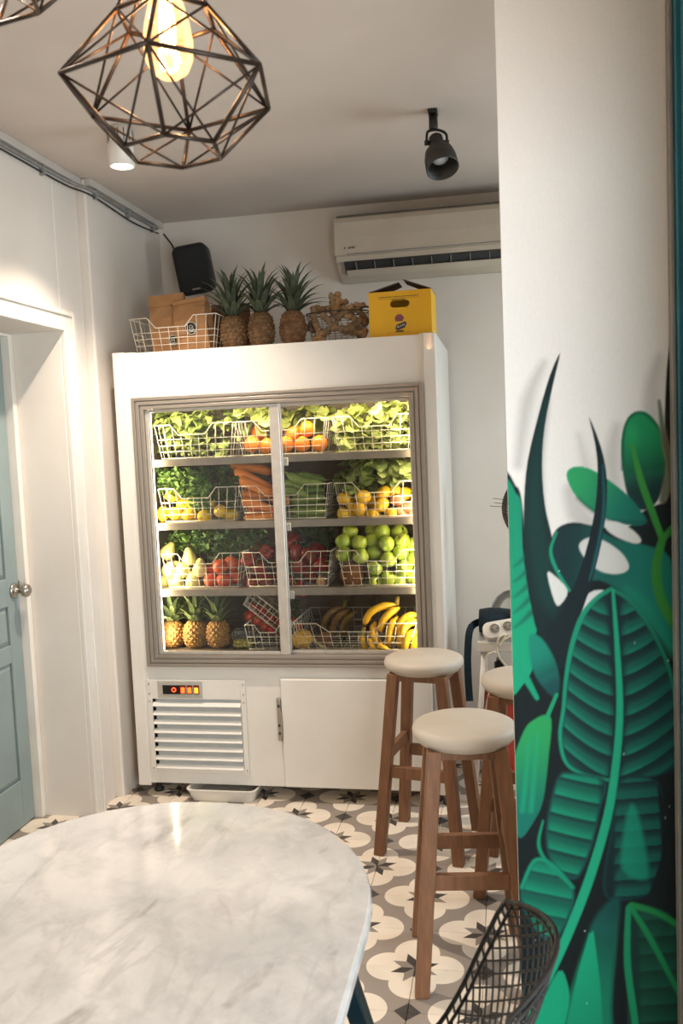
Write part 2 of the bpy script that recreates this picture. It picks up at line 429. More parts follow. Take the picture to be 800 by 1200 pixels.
    # round-leaved bush, upper right
    sd = poly([(750, 482), (736, 489), (728, 515), (729, 550), (737, 586), (752, 598), (768, 590), (779, 565), (781, 530), (773, 503), (762, 487)], grad('#20a065', '#0f3a3a', (745, 500), (758, 580)), 1.4, 4)
    lay(smo(1 - np.hypot((PX - 741) / 13, (PY - 510) / 26)) * .55, col('#2fb46c')); stroke([(781, 530), (773, 503), (750, 483), (732, 500), (729, 550)], 3, '#0f4a44', 2, .8)
    sd = poly([(664, 554), (674, 547), (692, 550), (715, 564), (738, 583), (753, 602), (757, 612), (744, 616), (718, 611), (694, 599), (677, 584), (667, 568)], grad('#3aae6d', '#0d7d70', (672, 555), (740, 605)), 1.5, 4)
    stroke([(757, 612), (718, 611), (694, 599), (677, 584)], 4, '#0e4a48', 3, .6)
    # big holed leaf
    sd = poly([(647, 640), (656, 618), (690, 616), (722, 632), (760, 640), (785, 655), (800, 720), (812, 790), (780, 755), (742, 705), (702, 680), (672, 690), (656, 676)], grad('#0e3238', '#0d7f72', (655, 650), (765, 660)), 2, 4)
    stroke([(735, 690), (760, 715), (790, 765)], [6, 16, 10], '#15947a', 7, .75)
    stroke([(652, 624), (645, 646), (653, 670), (667, 692)], [2, 4, 3], '#19a884', 1.5)
    poly([(678, 640), (690, 630), (708, 634), (728, 648), (737, 664), (728, 672), (708, 671), (690, 660)], col('#cfd0cb'), 1.5, 4)
    poly([(709, 612), (724, 612), (742, 622), (751, 633), (744, 637), (724, 630), (711, 621)], col('#d5d6d2'), 1.5, 4)
    poly([(641, 672), (650, 675), (665, 692), (657, 708), (650, 706)], col('#d4d4cf'), 1.2, 3)
    poly([(690, 695), (707, 692), (700, 706), (686, 724), (677, 734), (681, 715)], col('#d2d4d1'), 1.2, 3)
    # slim second horn
    sd = poly([(690, 489), (697, 520), (700, 555), (696, 602), (685, 650), (670, 692), (650, 728), (632, 748), (640, 775), (660, 782), (672, 745), (688, 698), (701, 652), (709, 608), (711, 562), (704, 524)], col('#0c2028'), 1.0, 3)
    stroke([(706, 545), (707, 600), (697, 655), (690, 680)], [2, 4, 4, 2], '#155e63', 2, .8)
    # yellow-green stem
    stroke([(741, 522), (750, 560), (764, 600), (776, 632)], [4, 8, 8, 7], '#4f9f43', 1.5); stroke([(776, 632), (788, 618), (800, 600)], [7, 7, 8], '#3f8f3c', 1.5)
    stroke([(777, 628), (769, 662), (772, 695), (784, 722), (800, 745)], [8, 11, 12, 12, 8], '#4a943a', 2)
    # black blade and bare plaster at the right border
    poly([(787, 388), (791, 410), (795, 470), (799, 540), (799, 590), (786, 575), (779, 520), (779, 470), (782, 420)], col('#15191a'), 1.2, 3)
    stroke([(772, 470), (779, 520), (787, 548), (776, 586)], [3, 8, 14, 8], '#8f7159', 3, .9)
    # oval bud and ribbon at left
    sd = poly([(620, 745), (634, 748), (649, 772), (656, 800), (650, 817), (634, 803), (622, 778)], grad('#17907c', '#0c4a4c', (628, 760), (650, 805)), 2, 4)
    stroke([(606, 775), (618, 798), (629, 818)], [6, 8, 5], '#16a880', 1.5)
    # the great ribbed leaf
    sd = poly([(716, 690), (699, 701), (682, 722), (670, 756), (664, 792), (661, 825), (657, 860), (661, 890), (676, 905), (700, 913), (720, 915), (745, 914), (775, 908), (792, 895), (795, 850), (791, 815), (784, 785), (772, 755), (756, 726), (736, 702)], col('#0b3f45'), 1.5, 4)
    xm = np.interp(PY, [690, 760, 830, 890, 915], [718, 722, 726, 723, 718])
    ribs(sd, xm, 23.5, .050, 1.58, '#072a31', '#129a7e', 700, .02, 2.0, 4)
    lay(smo((sd) / 4) * smo((PX - 735) / 50) * .55, col('#0a3a40'))
    stroke([(716, 690), (699, 701), (682, 722), (670, 756), (663, 795), (660, 830), (656, 862), (662, 892), (680, 906), (712, 914)], [4, 5, 6, 5, 4, 4, 4, 3, 3], '#16a37f', 1.5)
    stroke([(716, 690), (736, 702), (756, 726), (772, 755), (784, 785), (791, 820)], [4, 5, 5, 4, 4, 3], '#138a6e', 1.5)
    # leaves below
    sd = poly([(656, 907), (669, 905), (709, 914), (703, 950), (693, 995), (676, 1030), (656, 1022), (641, 1000), (640, 965), (648, 925)], col('#0b4a4a'), 2, 4)
    ribs(sd, xm * 0 + 712, 22, .06, 1.3, '#073236', '#10a480', 900, .05, 1.3, 4)
    sd = poly([(724, 916), (770, 915), (777, 960), (772, 1038), (724, 1056), (706, 1040), (714, 980)], col('#0b3c42'), 2, 4)
    ribs(sd, xm * 0 + 712, 19, .02, 1.3, '#07282e', '#0d7466', 900, .05, 1.2, 4)
    poly([(737, 946), (746, 950), (757, 1000), (758, 1030), (729, 1020), (730, 980)], col('#17b394'), 4, 3, .6)
    poly([(770, 920), (781, 960), (782, 1040), (772, 1110), (760, 1050), (775, 1000)], col('#0f1d22'), 2, 3)
    sd = poly([(611, 1040), (626, 1008), (646, 1013), (672, 1040), (668, 1072), (648, 1104), (628, 1092), (611, 1060)], col('#0b5350'), 2, 4)
    ribs(sd, xm * 0 + 690, 24, .05, 1.3, '#083a3b', '#11a480', 985, .1, 1.3, 4)
    stroke([(611, 1040), (626, 1009), (646, 1013), (671, 1040)], 4, '#12a17d', 2)
    stroke([(636, 962), (631, 990), (642, 1012), (668, 1038)], [2, 4, 4, 2], '#119a78', 1.5)
    sd = poly([(640, 838), (646, 846), (643, 882), (636, 938), (623, 966), (609, 982), (600, 960), (600, 900), (614, 856), (628, 842)], grad('#3aab63', '#0e7a6c', (640, 845), (612, 960)), 1.5, 4)
    for q in ((620, 870, 612, 950), (630, 860, 622, 950)): stroke([(q[0], q[1]), (q[2], q[3])], [3, 6], '#1fb183', 3, .6)
    stroke([(641, 840), (652, 814)], [5, 4], '#23a878', 1.2)
    # bottom fans and spikes
    poly([(700, 1070), (726, 1052), (722, 1110), (716, 1180), (716, 1330), (640, 1330), (660, 1200), (684, 1110)], grad('#0a4f4c', '#0e8a6e', (705, 1060), (690, 1180)), 4, 3)
    poly([(690, 1094), (698, 1112), (706, 1200), (706, 1330), (650, 1330), (664, 1200)], grad('#18b68b', '#0f9a78', (690, 1100), (680, 1250)), 1.2, 2)
    poly([(606, 1206), (632, 1178), (654, 1138), (664, 1150), (666, 1180), (648, 1240), (610, 1330), (595, 1330)], col('#15b287'), 1.2, 3)
    sd = poly([(736, 1064), (746, 1058), (800, 1086), (830, 1200), (830, 1330), (745, 1330), (735, 1180), (733, 1090)], col('#0b4638'), 1.5, 3)
    ribs(sd, xm * 0 + 740, 20, .03, 1.2, '#0a3b33', '#0e5a47', 1000, .2, 1.0, 4)
    stroke([(736, 1064), (735, 1130), (745, 1210), (752, 1330)], [6, 8, 8, 8], '#1aa070', 1.5); stroke([(738, 1062), (764, 1104), (806, 1185)], [6, 7, 5], '#1f9a60', 1.5)
    stroke([(740, 1061), (770, 1070), (806, 1092)], [7, 7, 6], '#2a9a55', 2)
    # long midrib sweeping down to the left
    stroke([(718, 692), (723, 760), (726, 830), (722, 890), (712, 955), (692, 1025), (668, 1088), (642, 1146), (618, 1190)], [3, 6, 8, 9, 10, 11, 11, 10, 8], '#25b990', 1.5)
    # paint grain and small chips
    sat = C.max(-1) - C.min(-1); k = smo((sat - .085) / .05)[..., None]; lum = C.mean(-1)
    k = np.maximum(k, smo((.07 - lum) / .04)[..., None])
    C = C * (1 - k) + C * np.array([.40, .74, .70]) * k      # deep pigment of the painted areas
    C = C * (1 + .015 * rng.standard_normal(PX.shape)[..., None])
    for k in range(10):
        x, y = rng.uniform(615, 785), rng.uniform(600, 1190); lay(smo(1 - np.hypot(PX - x, PY - y) / rng.uniform(.8, 1.6)), col('#b9d6cf'))
    V = np.stack([GX, np.full_like(GX, Yw), GZ], -1).reshape(-1, 3)
    idx = np.arange(nx_ * nz_).reshape(nz_, nx_)
    F = np.stack([idx[:-1, :-1], idx[:-1, 1:], idx[1:, 1:], idx[1:, :-1]], -1).reshape(-1, 4)
    me = bpy.data.meshes.new('mural'); me.from_pydata(V.tolist(), [], F.tolist())
    at = me.color_attributes.new('paint', 'FLOAT_COLOR', 'POINT')
    at.data.foreach_set('color', np.concatenate([np.clip(C, 0, 1).reshape(-1, 3), np.ones((nx_ * nz_, 1))], 1).ravel())
    m = bpy.data.materials.new('mural_paint'); m.use_nodes = True; N = m.node_tree.nodes; L = m.node_tree.links
    ca = N.new('ShaderNodeVertexColor'); ca.layer_name = 'paint'; L.new(ca.outputs[0], N['Principled BSDF'].inputs['Base Color'])
    N['Principled BSDF'].inputs['Roughness'].default_value = .65; N['Principled BSDF'].inputs['Specular IOR Level'].default_value = .25
    nz = N.new('ShaderNodeTexNoise'); nz.inputs['Scale'].default_value = 40; bp = N.new('ShaderNodeBump'); bp.inputs['Strength'].default_value = .15; bp.inputs['Distance'].default_value = .003
    L.new(nz.outputs[0], bp.inputs['Height']); L.new(bp.outputs[0], N['Principled BSDF'].inputs['Normal'])
    me.materials.append(m); o = link('mural', me, pil); o['label'] = 'painted jungle mural of teal and green leaves'
mural()

# ------------------------------------------------------------------ ceiling and wall fittings
BLACK = mat('black_metal', '#1b1a19', '#242322', rough=0.45, scale=30)
BRONZE = mat('bronze_wire', '#3a2c22', '#2c211a', rough=0.42, metal=.55, scale=40)
PLASTIC_W = mat('white_plastic', '#dcd7cd', '#d3cdc2', rough=0.4, scale=8)
AC_W = mat('cream_plastic', '#bfb4a3', '#b7ab9a', rough=0.42, scale=6)
DARKGREY = mat('dark_grey_plastic', '#2a2b2c', '#343536', rough=0.5, scale=20)
GREYC = mat('grey_cable', '#8c8a86', '#7c7a77', rough=0.55, scale=30)
BRASS = mat('brass', '#a97f45', '#8d6633', rough=0.35, metal=.9, scale=30)

def glowing_glass():
    m = thin_glass('amber_bulb_glass', (1.0, .9, .72), 1.4); N = m.node_tree.nodes; L = m.node_tree.links
    e = N.new('ShaderNodeEmission'); e.inputs[0].default_value = (1.0, .52, .20, 1); e.inputs[1].default_value = .75
    a = N.new('ShaderNodeAddShader'); mx = next(n for n in N if n.type == 'MIX_SHADER')
    L.new(mx.outputs[0], a.inputs[0]); L.new(e.outputs[0], a.inputs[1]); L.new(a.outputs[0], N['Material Output'].inputs[0]); return m
GLASS_BULB = glowing_glass()                           # the glass of the lit bulb glows
FILAMENT = mat('glowing_filament', '#ffb060', rough=.5, emit='#ffb46a', estr=60)
GLOWCORE = mat('glowing_coil', '#ffb060', rough=.5, emit='#ffc98c', estr=22)

def pendant(loc, label, rot):
    t = thing('pendant_lamp', label, 'lamp', loc, rot, 'wire cage pendant lamps')
    Rr, r2, h = .163, .0753, .088
    Wr = [(Rr * math.cos(math.radians(60 * i)), Rr * math.sin(math.radians(60 * i)), 0) for i in range(6)]
    Br = [(r2 * math.cos(math.radians(60 * i)), r2 * math.sin(math.radians(60 * i)), -h) for i in range(6)]
    Tr = [(r2 * math.cos(math.radians(60 * i)), r2 * math.sin(math.radians(60 * i)), h * 1.2) for i in range(6)]
    for ring, nm in ((Wr, 'middle_ring'), (Br, 'lower_ring'), (Tr, 'upper_ring')):
        m = MB()
        for i in range(6): m.tube([ring[i], ring[(i + 1) % 6]], .0034, 6)
        m.build(nm, BRONZE, t)
    for i in range(6):
        MB().tube([Wr[i], Br[i]], .0034, 6).build('strut', BRONZE, t); MB().tube([Wr[i], Tr[i]], .0034, 6).build('strut', BRONZE, t)
        MB().tube([Tr[i], (.02 * math.cos(math.radians(60 * i)), .02 * math.sin(math.radians(60 * i)), h * 1.2 + .115)], .0028, 6).build('strut', BRONZE, t)
        if True:
            for k in (1, -1):
                MB().tube([Wr[i], Br[(i + k) % 6]], .0020, 5).build('thin_rod', BRONZE, t); MB().tube([Wr[i], Tr[(i + k) % 6]], .0020, 5).build('thin_rod', BRONZE, t)
    zt_ = h * 1.2 + .115
    so = MB().lathe([(.001, zt_ + .03), (.021, zt_ + .03), (.023, zt_), (.021, zt_ - .04), (.016, zt_ - .045), (.001, zt_ - .045)], 18).build('socket', BRASS, t)
    ztop = ZC - loc[2]
    MB().tube([(0, 0, zt_ + .03), (0, 0, ztop - .02)], .003, 6).build('cord', BLACK, t)
    MB().lathe([(.001, ztop - .03), (.03, ztop - .025), (.05, ztop - .001), (.001, ztop - .001)], 20).build('ceiling_rose', BLACK, t)
    b0 = zt_ - .045
    bl = MB().lathe([(.014, b0), (.016, b0 - .012), (.024, b0 - .04), (.034, b0 - .08), (.0375, b0 - .105), (.036, b0 - .128), (.028, b0 - .146), (.013, b0 - .156), (.001, b0 - .158)], 24, caps=False).build('bulb', GLASS_BULB, t)
    fm = MB()
    for k in range(8):
        a = 2 * math.pi * k / 8; c, s_ = math.cos(a), math.sin(a)
        fm.tube([(.005 * c, .005 * s_, b0 - .02), (.012 * c, .012 * s_, b0 - .075), (.010 * c, .010 * s_, b0 - .118)], .0012, 5)
    fm.build('filament', FILAMENT, bl)
    MB().lathe([(.001, b0 - .03), (.004, b0 - .035), (.006, b0 - .075), (.007, b0 - .11), (.001, b0 - .118)], 10).build('glow_stem', GLOWCORE, bl)
    L_ = lamp('pendant_bulb_light', 'POINT', (0, 0, b0 - .1), 4.2, (1.0, .68, .40), shadow_soft_size=.02); L_.parent = t
    return t
PC = Vector((-.4807, 1.2874, 2.0872))
pendant(PC, 'geometric bronze wire cage pendant lamp with a glowing filament bulb, fully in view', math.radians(221))
p2 = py_(50, 20, 1.12)
pendant((p2.x - .085, p2.y, p2.z + .124), 'bronze wire cage pendant lamp cut off at the top left corner of the photo', math.radians(48))

def downlight(x, y, label, power=55):
    t = thing('ceiling_downlight', label, 'ceiling light', (x, y, ZC), 0, 'surface downlights')
    MB().lathe([(.001, -.001), (.046, -.001), (.046, -.135), (.040, -.137), (.040, -.128), (.001, -.128)], 28).build('housing', PLASTIC_W, t)
    fins = MB()
    for k in range(14):
        a = 2 * math.pi * k / 14; fins.box((.0455, -.0016, -.055), (.0475, .0016, -.012), Rz(a))
    fins.build('cooling_slots', DARKGREY, t)
    MB().lathe([(.001, -.1295), (.039, -.1295), (.039, -.133), (.001, -.133)], 24).build('diffuser', mat('downlight_glow', '#fff1dc', emit='#fff0da', estr=26), t)
    l_ = lamp('downlight_beam', 'SPOT', (0, 0, -.142), power, (1.0, .85, .71), spot_size=math.radians(112), spot_blend=.95, shadow_soft_size=.02); l_.parent = t
    return t
downlight(-1.345, 3.06, 'white cylindrical downlight on the ceiling behind the wire cage pendant lamp', 135)
downlight(-1.0, 1.3, 'white cylindrical downlight further along the ceiling near the camera', 46)

# black adjustable ceiling spot
def spot():
    base = px(507, 130, 2, ZC); t = thing('ceiling_spotlight', 'matt black adjustable spotlight hanging from the ceiling in front of the air conditioner', 'spotlight', base)
    MB().box((-.017, -.03, -.012), (.017, .03, -.0005)).build('mount_plate', BLACK, t, bevel=.003)
    MB().lathe([(.016, -.012), (.016, -.060), (.011, -.066), (.001, -.066)], 16).build('stem', BLACK, t)
    d = Vector((.16, -.35, -.80)).normalized(); q = d.to_track_quat('Z', 'X').to_matrix(); p0 = Vector((.010, 0, -.112))
    side = q @ Vector((0, 1, 0)); side = Vector((1, .1, -.05)).normalized()
    yk = MB(); yk.tube(spline([p0 - side * .036, p0 - side * .034 + Vector((0, 0, .03)), Vector((-.016, 0, -.068)), Vector((.016, 0, -.068)), p0 + side * .034 + Vector((0, 0, .03)), p0 + side * .036], 4), .005, 6)
    yk.build('yoke', BLACK, t)
    for s_ in (-1, 1): MB().tube([p0 + side * s_ * .024, p0 + side * s_ * .044], .009, 10).build('pivot_knob', BLACK, t)
    hd = MB().lathe([(.001, -.030), (.020, -.028), (.025, -.022), (.026, .008), (.032, .020), (.050, .042), (.057, .072), (.059, .118), (.055, .118), (.051, .072), (.030, .040), (.001, .036)], 28, p0, q).build('shade', mat('spot_black', '#2b2926', '#33312d', rough=.5, scale=20), t)
    MB().lathe([(.001, .046), (.026, .046), (.032, .062), (.028, .076), (.001, .082)], 20, p0, q).build('bulb', mat('spot_bulb', '#cfd3d8', '#bfc4ca', rough=.25), t)
spot()

# trunking and cables along the left wall
for k, (xx, y0, y1) in enumerate(((XL, YF, 3.545), (XL2, 3.55, YB - .002))):
    tr = MB().box((xx + .0005, y0, ZC - .030), (xx + .024, y1, ZC - .0005)).build('cable_trunking', mat('trunking_grey', '#c4beb6', '#b8b2aa', rough=.5, scale=5), bevel=.002)
    tag(tr, ('pale cable trunking along the ceiling edge above the door', 'pale cable trunking along the ceiling edge in the back corner')[k], 'trunking', 'cable trunking')
def cable(name, pts, r, m, label):
    return tag(MB().tube(spline(pts, 6), r, 8).build(name, m), label, 'cable')
cable('cable', [(XL + .012, YF + .02, ZC - .042), (XL + .012, 1.5, ZC - .040), (XL + .012, 2.8, ZC - .043), (XL + .014, 3.40, ZC - .040), (XL2 + .012, 3.60, ZC - .043), (XL2 + .012, 3.95, ZC - .048), (XL2 + .014, 4.30, ZC - .042)], .0075, GREYC, 'thick grey cable clipped under the trunking on the left wall')
cable('cable', [(XL + .012, YF + .02, ZC - .062), (XL + .012, 1.7, ZC - .064), (XL + .012, 3.0, ZC - .061), (XL + .014, 3.42, ZC - .060), (XL2 + .010, 3.60, ZC - .064), (XL2 + .010, 4.0, ZC - .078), (XL2 + .012, 4.32, ZC - .062)], .004, DARKGREY, 'thin dark cable sagging below the grey cable on the left wall')
for k, (y_, x_) in enumerate(((4.25, XL2), (3.95, XL2), (3.62, XL2), (3.25, XL), (2.75, XL))):
    tag(MB().box((x_ + .0005, y_ - .006, ZC - .072), (x_ + .022, y_ + .006, ZC - .031)).build('cable_clip', GREYC, bevel=.002), f'small grey cable clip on the left wall, {ORD[k]} from the back corner', 'clip', 'cable clips')

# loudspeaker on the back wall
sp_c = py_(229, 316, 4.22)
t = thing('loudspeaker', 'black wall loudspeaker tilted in the back corner above the brown paper bags', 'speaker', sp_c)
t.rotation_euler = (math.radians(10), math.radians(-7), math.radians(6))
SPK = mat('speaker_black', '#1a1b1b', '#202121', rough=.55, scale=40)
def rounded(w, h, r, n=5):
    out = []
    for cx, cz, a0 in ((w - r, h - r, 0), (-w + r, h - r, 90), (-w + r, -h + r, 180), (w - r, -h + r, 270)):
        for k in range(n + 1):
            a = math.radians(a0 + 90 * k / n); out.append((cx + r * math.cos(a), cz + r * math.sin(a)))
    return out
bd = MB(); rp = rounded(.088, .120, .035)
bd.loft([[(x * s_, y, z * s_) for x, z in rp] for y, s_ in ((.08, .75), (.05, .92), (-.055, 1.0), (-.062, .97))], True, True).build('cabinet', SPK, t)
rp2 = rounded(.078, .110, .03)
MB().loft([[(x * s_, y, z * s_) for x, z in rp2] for y, s_ in ((-.060, 1), (-.068, .99), (-.072, .93))], True, True).build('grille', mat('speaker_grille', '#151616', '#1c1d1d', rough=.8, scale=300, bump=.4, bscale=500), t)
MB().box((-.02, -.0735, -.098), (.02, -.0715, -.090)).build('badge', GREYC, t)
bk = MB().box((-.025, .075, -.03), (.025, .095, .03)).bar((0, .09, 0), (0, .145, 0), .03, .03); bk.build('bracket', BLACK, t)
cable('cable', [(XL2 + .03, 4.345, ZC - .06), py_(203, 290, 4.352), py_(206, 305, 4.355), (sp_c.x - .05, 4.355, sp_c.z - .0)], .0045, DARKGREY, 'dark cable hanging from the ceiling corner to the loudspeaker')

# split air conditioner
def ac():
    x0, x1, zt_, yb_ = -.782, .13, 2.628, YB - .001
    t = thing('air_conditioner', 'cream split air conditioner mounted high on the back wall', 'air conditioner', (x0, yb_, zt_ - .29)); Wd = x1 - x0
    # front is -Y; local origin at the bottom left back
    prof = [(0, .292), (-.155, .292), (-.185, .280), (-.198, .255), (-.203, .18), (-.203, .105), (-.200, .100), (0, .10)]
    MB().prism([(a, b) for a, b in prof], 0, 0, Wd).build('front_cover', AC_W, t, bevel=.006)
    MB().prism([(0, .10), (-.196, .10), (-.192, .072), (-.165, .066), (-.13, .030), (-.05, .0), (0, 0)], 0, .006, Wd - .006).build('body', AC_W, t, bevel=.004)
    MB().prism([(-.175, .287), (-.150, .300), (-.02, .300), (-.02, .287)], 0, .012, Wd - .012).build('top_grille', GREYC, t)
    MB().prism([(-.196, .070), (-.190, .075), (-.132, .026), (-.138, .021)], 0, .045, Wd - .045).build('air_outlet', DARKGREY, t)
    MB().prism([(-.168, .034), (-.164, .038), (-.128, .014), (-.132, .010)], 0, .05, Wd - .05).build('louvre', AC_W, t, bevel=.002)
    for k in range(9):
        x = .10 + k * .09
        MB().prism([(-.199, .064), (-.186, .070), (-.150, .042), (-.170, .036)], 0, x, x + .003).build('guide_vane', GREYC, t)
    MB().prism([(-.2045, .103), (-.2045, .108), (-.199, .108), (-.199, .103)], 0, .06, Wd).build('seam', GREYC, t)
    Mx = Matrix.Translation((.085, -.2042, .135)) @ Matrix.Rotation(math.pi / 2, 4, 'X')
    text_mesh('airfel', .018, mat('ac_logo', '#4c4842', rough=.5), 'logo', t, Mx)
    MB().lathe([(.001, 0), (.004, 0), (.004, .0006), (.001, .0006)], 10, (.052, -.2036, .135), Matrix.Rotation(math.pi / 2, 3, 'X')).build('logo_mark', MATS['ac_logo'], t)
ac()

# ------------------------------------------------------------------ the display fridge
FW_ = mat('fridge_white', '#e3ded5', '#dcd6cc', rough=0.32, scale=4, coat=.15)
ALU = mat('anodised_aluminium', '#a59b90', '#9f958a', rough=0.4, metal=.55, scale=4)
ALU2 = mat('bright_aluminium', '#cfc8be', '#c4bcb1', rough=0.32, metal=.5, scale=30)
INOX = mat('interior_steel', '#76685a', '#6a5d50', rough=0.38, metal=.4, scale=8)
SHELF = mat('shelf_steel', '#a0968a', '#92887c', rough=0.35, metal=.5, scale=12)
WIRE = mat('white_coated_wire', '#dad1c0', '#cec5b3', rough=0.35, metal=.1, scale=30)
WIRE_D = mat('dark_wire', '#4a443e', '#3b3632', rough=0.4, metal=.5, scale=30)
GLASSP = thin_glass('door_glass', (.985, .99, .985), 1.35, 0.0, 1.0)
FX0, FX1, FY0, FY1, FZ0, FZ1 = -1.663, -.269, 3.559, 4.335, .066, 1.976
fridge = thing('display_fridge', 'tall white display fridge with sliding glass doors full of fruit and vegetables', 'fridge', (0, 0, 0))
ox0, ox1, oz0, oz1 = -1.584, -.326, .60, 1.78          # outer frame of the glazed opening
ix0, ix1 = -1.562, -.335                               # inner side walls
sh = MB()
sh.box((FX0, FY0 + .004, FZ0), (ix0, FY1, FZ1)).box((ix1, FY0 + .004, FZ0), (FX1, FY1, FZ1))           # side walls
sh.box((ix0, FY1 - .05, FZ0), (ix1, FY1, FZ1)).box((ix0, FY0 + .006, oz1 - .01), (ix1, FY1 - .05, FZ1 - .003))   # back, header block
sh.box((ix0, FY0 + .006, FZ0), (ix1, FY1 - .05, oz0 + .045))                                            # machine block
sh.box((FX0 + .058, FY0, oz0 - .01), (ox0 + .003, FY0 + .03, oz1 + .01)).box((ox1 - .003, FY0, oz0 - .01), (FX1 - .052, FY0 + .03, oz1 + .01))
sh.build('body', FW_, fridge)
for a, b in ((FX0, FX0 + .058), (FX1 - .052, FX1)):
    MB().box((a, FY0 - .004, FZ0 - .012), (b, FY0 + .006, FZ1 + .002)).build('corner_post', FW_, fridge, bevel=.004)
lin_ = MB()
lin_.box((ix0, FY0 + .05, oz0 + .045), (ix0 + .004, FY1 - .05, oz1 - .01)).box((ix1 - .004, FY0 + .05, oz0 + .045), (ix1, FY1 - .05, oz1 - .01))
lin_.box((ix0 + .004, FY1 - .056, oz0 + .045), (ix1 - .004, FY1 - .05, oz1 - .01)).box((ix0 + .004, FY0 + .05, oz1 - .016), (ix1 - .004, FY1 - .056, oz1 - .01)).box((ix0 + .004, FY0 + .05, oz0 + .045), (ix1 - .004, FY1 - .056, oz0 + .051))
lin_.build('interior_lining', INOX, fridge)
# ridged aluminium frame: nested strips of different height
for k, (w0, w1, d) in enumerate(((0, .014, .016), (.014, .019, .010), (.019, .033, .015), (.033, .038, .008), (.038, .052, .012))):
    m = MB(); a, b, c, d_ = ox0 + w0, ox1 - w0, oz0 + w0, oz1 - w0; e = w1 - w0; y0, y1 = FY0 - d, FY0 + .03
    m.box((a, y0, c), (a + e, y1, d_)).box((b - e, y0, c), (b, y1, d_)).box((a + e, y0, d_ - e), (b - e, y1, d_)).box((a + e, y0, c), (b - e, y1, c + e))
    m.build('frame_rail', ALU, fridge, bevel=.0015)
gx0, gx1, gz0, gz1 = ox0 + .053, ox1 - .053, oz0 + .053, oz1 - .053
def sliding(xa, xb, yy, sl, sr, bot=.014, top=.014):
    d = bpy.data.objects.new('sliding_door', None); COL.objects.link(d); d.parent = fridge
    for a, b in ((xa, xa + sl), (xb - sr, xb)): MB().box((a, yy, gz0), (b, yy + .018, gz1)).build('stile', ALU2, d, bevel=.003)
    MB().box((xa + sl, yy, gz0), (xb - sr, yy + .018, gz0 + bot)).build('rail', ALU2, d, bevel=.002)
    MB().box((xa + sl, yy, gz1 - top), (xb - sr, yy + .018, gz1)).build('rail', ALU2, d, bevel=.002)
    MB().box((xa + sl - .002, yy + .007, gz0 + bot - .002), (xb - sr + .002, yy + .011, gz1 - top + .002)).build('glass_pane', GLASSP, d)
sliding(gx0, -.932, FY0 - .001, .018, .044)
sliding(-.975, gx1, FY0 + .021, .044, .010)
# shelves
SHZ = (1.508, 1.228, .932)
for z in SHZ:
    s_ = MB().box((ix0 + .005, 3.61, z - .030), (ix1 - .005, 3.613, z)).box((ix0 + .005, 3.613, z - .008), (ix1 - .005, 4.26, z)).build('shelf', SHELF, fridge)
    MB().box((-.945, 3.600, z - .045), (-.915, 3.6095, z - .012)).build('price_clip', PLASTIC_W, s_, bevel=.002)
ZB = oz0 + .051
# lamp tubes inside: one upright at the left, one under the header
TUBE = mat('fridge_tube_glow', '#fff4de', emit='#fff0d2', estr=9)
lt = MB().box((ix0 + .005, 3.592, ZB + .01), (ix0 + .040, 3.612, oz1 - .03)).build('lamp_tube', TUBE, fridge, bevel=.006)
MB().box((ix0 + .06, 3.60, oz1 - .045), (ix1 - .03, 3.625, oz1 - .018)).build('lamp_tube', TUBE, fridge, bevel=.006)
l_ = lamp('fridge_tube_light', 'AREA', ((ix0 + ix1) / 2, 3.612, oz1 - .048), 5.5, (1.0, .83, .54), shape='RECTANGLE', size=1.1, size_y=.02); l_.rotation_euler = (math.radians(28), 0, 0); l_.parent = fridge
l_ = lamp('fridge_side_light', 'AREA', (ix0 + .046, 3.603, (ZB + oz1) / 2), 9, (1.0, .83, .54), shape='RECTANGLE', size=.02, size_y=1.05); l_.rotation_euler = (math.radians(90), 0, math.radians(-72)); l_.parent = fridge
MB().box((ix1 - .030, 3.592, ZB + .01), (ix1 - .005, 3.608, oz1 - .03)).build('lamp_tube', TUBE, fridge, bevel=.006)
l_ = lamp('fridge_side_light', 'AREA', (ix1 - .036, 3.603, (ZB + oz1) / 2), 4.2, (1.0, .83, .54), shape='RECTANGLE', size=.02, size_y=1.05); l_.rotation_euler = (math.radians(90), 0, math.radians(72)); l_.parent = fridge
# machine grille
gy = FY0
gp = MB(); gxa, gxb, gza, gzb = -1.598, -1.143, .118, .538
gp.box((gxa, gy - .002, gza), (gxa + .022, gy + .0055, gzb)).box((gxb - .022, gy - .002, gza), (gxb, gy + .0055, gzb)).box((gxa + .022, gy - .002, gza), (gxb - .022, gy + .0055, gza + .018)).box((gxa + .022, gy - .002, .452), (gxb - .022, gy + .0055, gzb))
gp.build('grille_frame', FW_, fridge, bevel=.0015)
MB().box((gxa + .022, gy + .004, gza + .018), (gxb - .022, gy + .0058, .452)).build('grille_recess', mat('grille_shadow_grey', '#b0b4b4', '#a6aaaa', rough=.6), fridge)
for k in range(8):
    z = .146 + k * .0405
    MB().loft([[(x, gy - .002, z - .014), (x, gy + .003, z - .016), (x, gy + .004, z + .008), (x, gy - .012, z - .008)] for x in (gxa + .024, gxb - .024)], True, False).build('slat', FW_, fridge, bevel=.001, seg=1)
for x in (gxa + .010, gxb - .010):
    for z in (.135, .44, .475, .52): MB().lathe([(.001, 0), (.004, 0), (.003, .002), (.001, .002)], 8, (x, gy - .002, z), Matrix.Rotation(math.pi / 2, 3, 'X')).build('screw', ALU, fridge)
cp = MB().box((-1.545, gy - .008, .458), (-1.338, gy - .002, .534)).build('control_panel', mat('panel_grey', '#b9b4a8', '#aaa599', rough=.4), fridge, bevel=.002)
MB().box((-1.520, gy - .0105, .476), (-1.440, gy - .0078, .516)).build('display', mat('display_black', '#14110f', '#1a1513', rough=.2), cp)
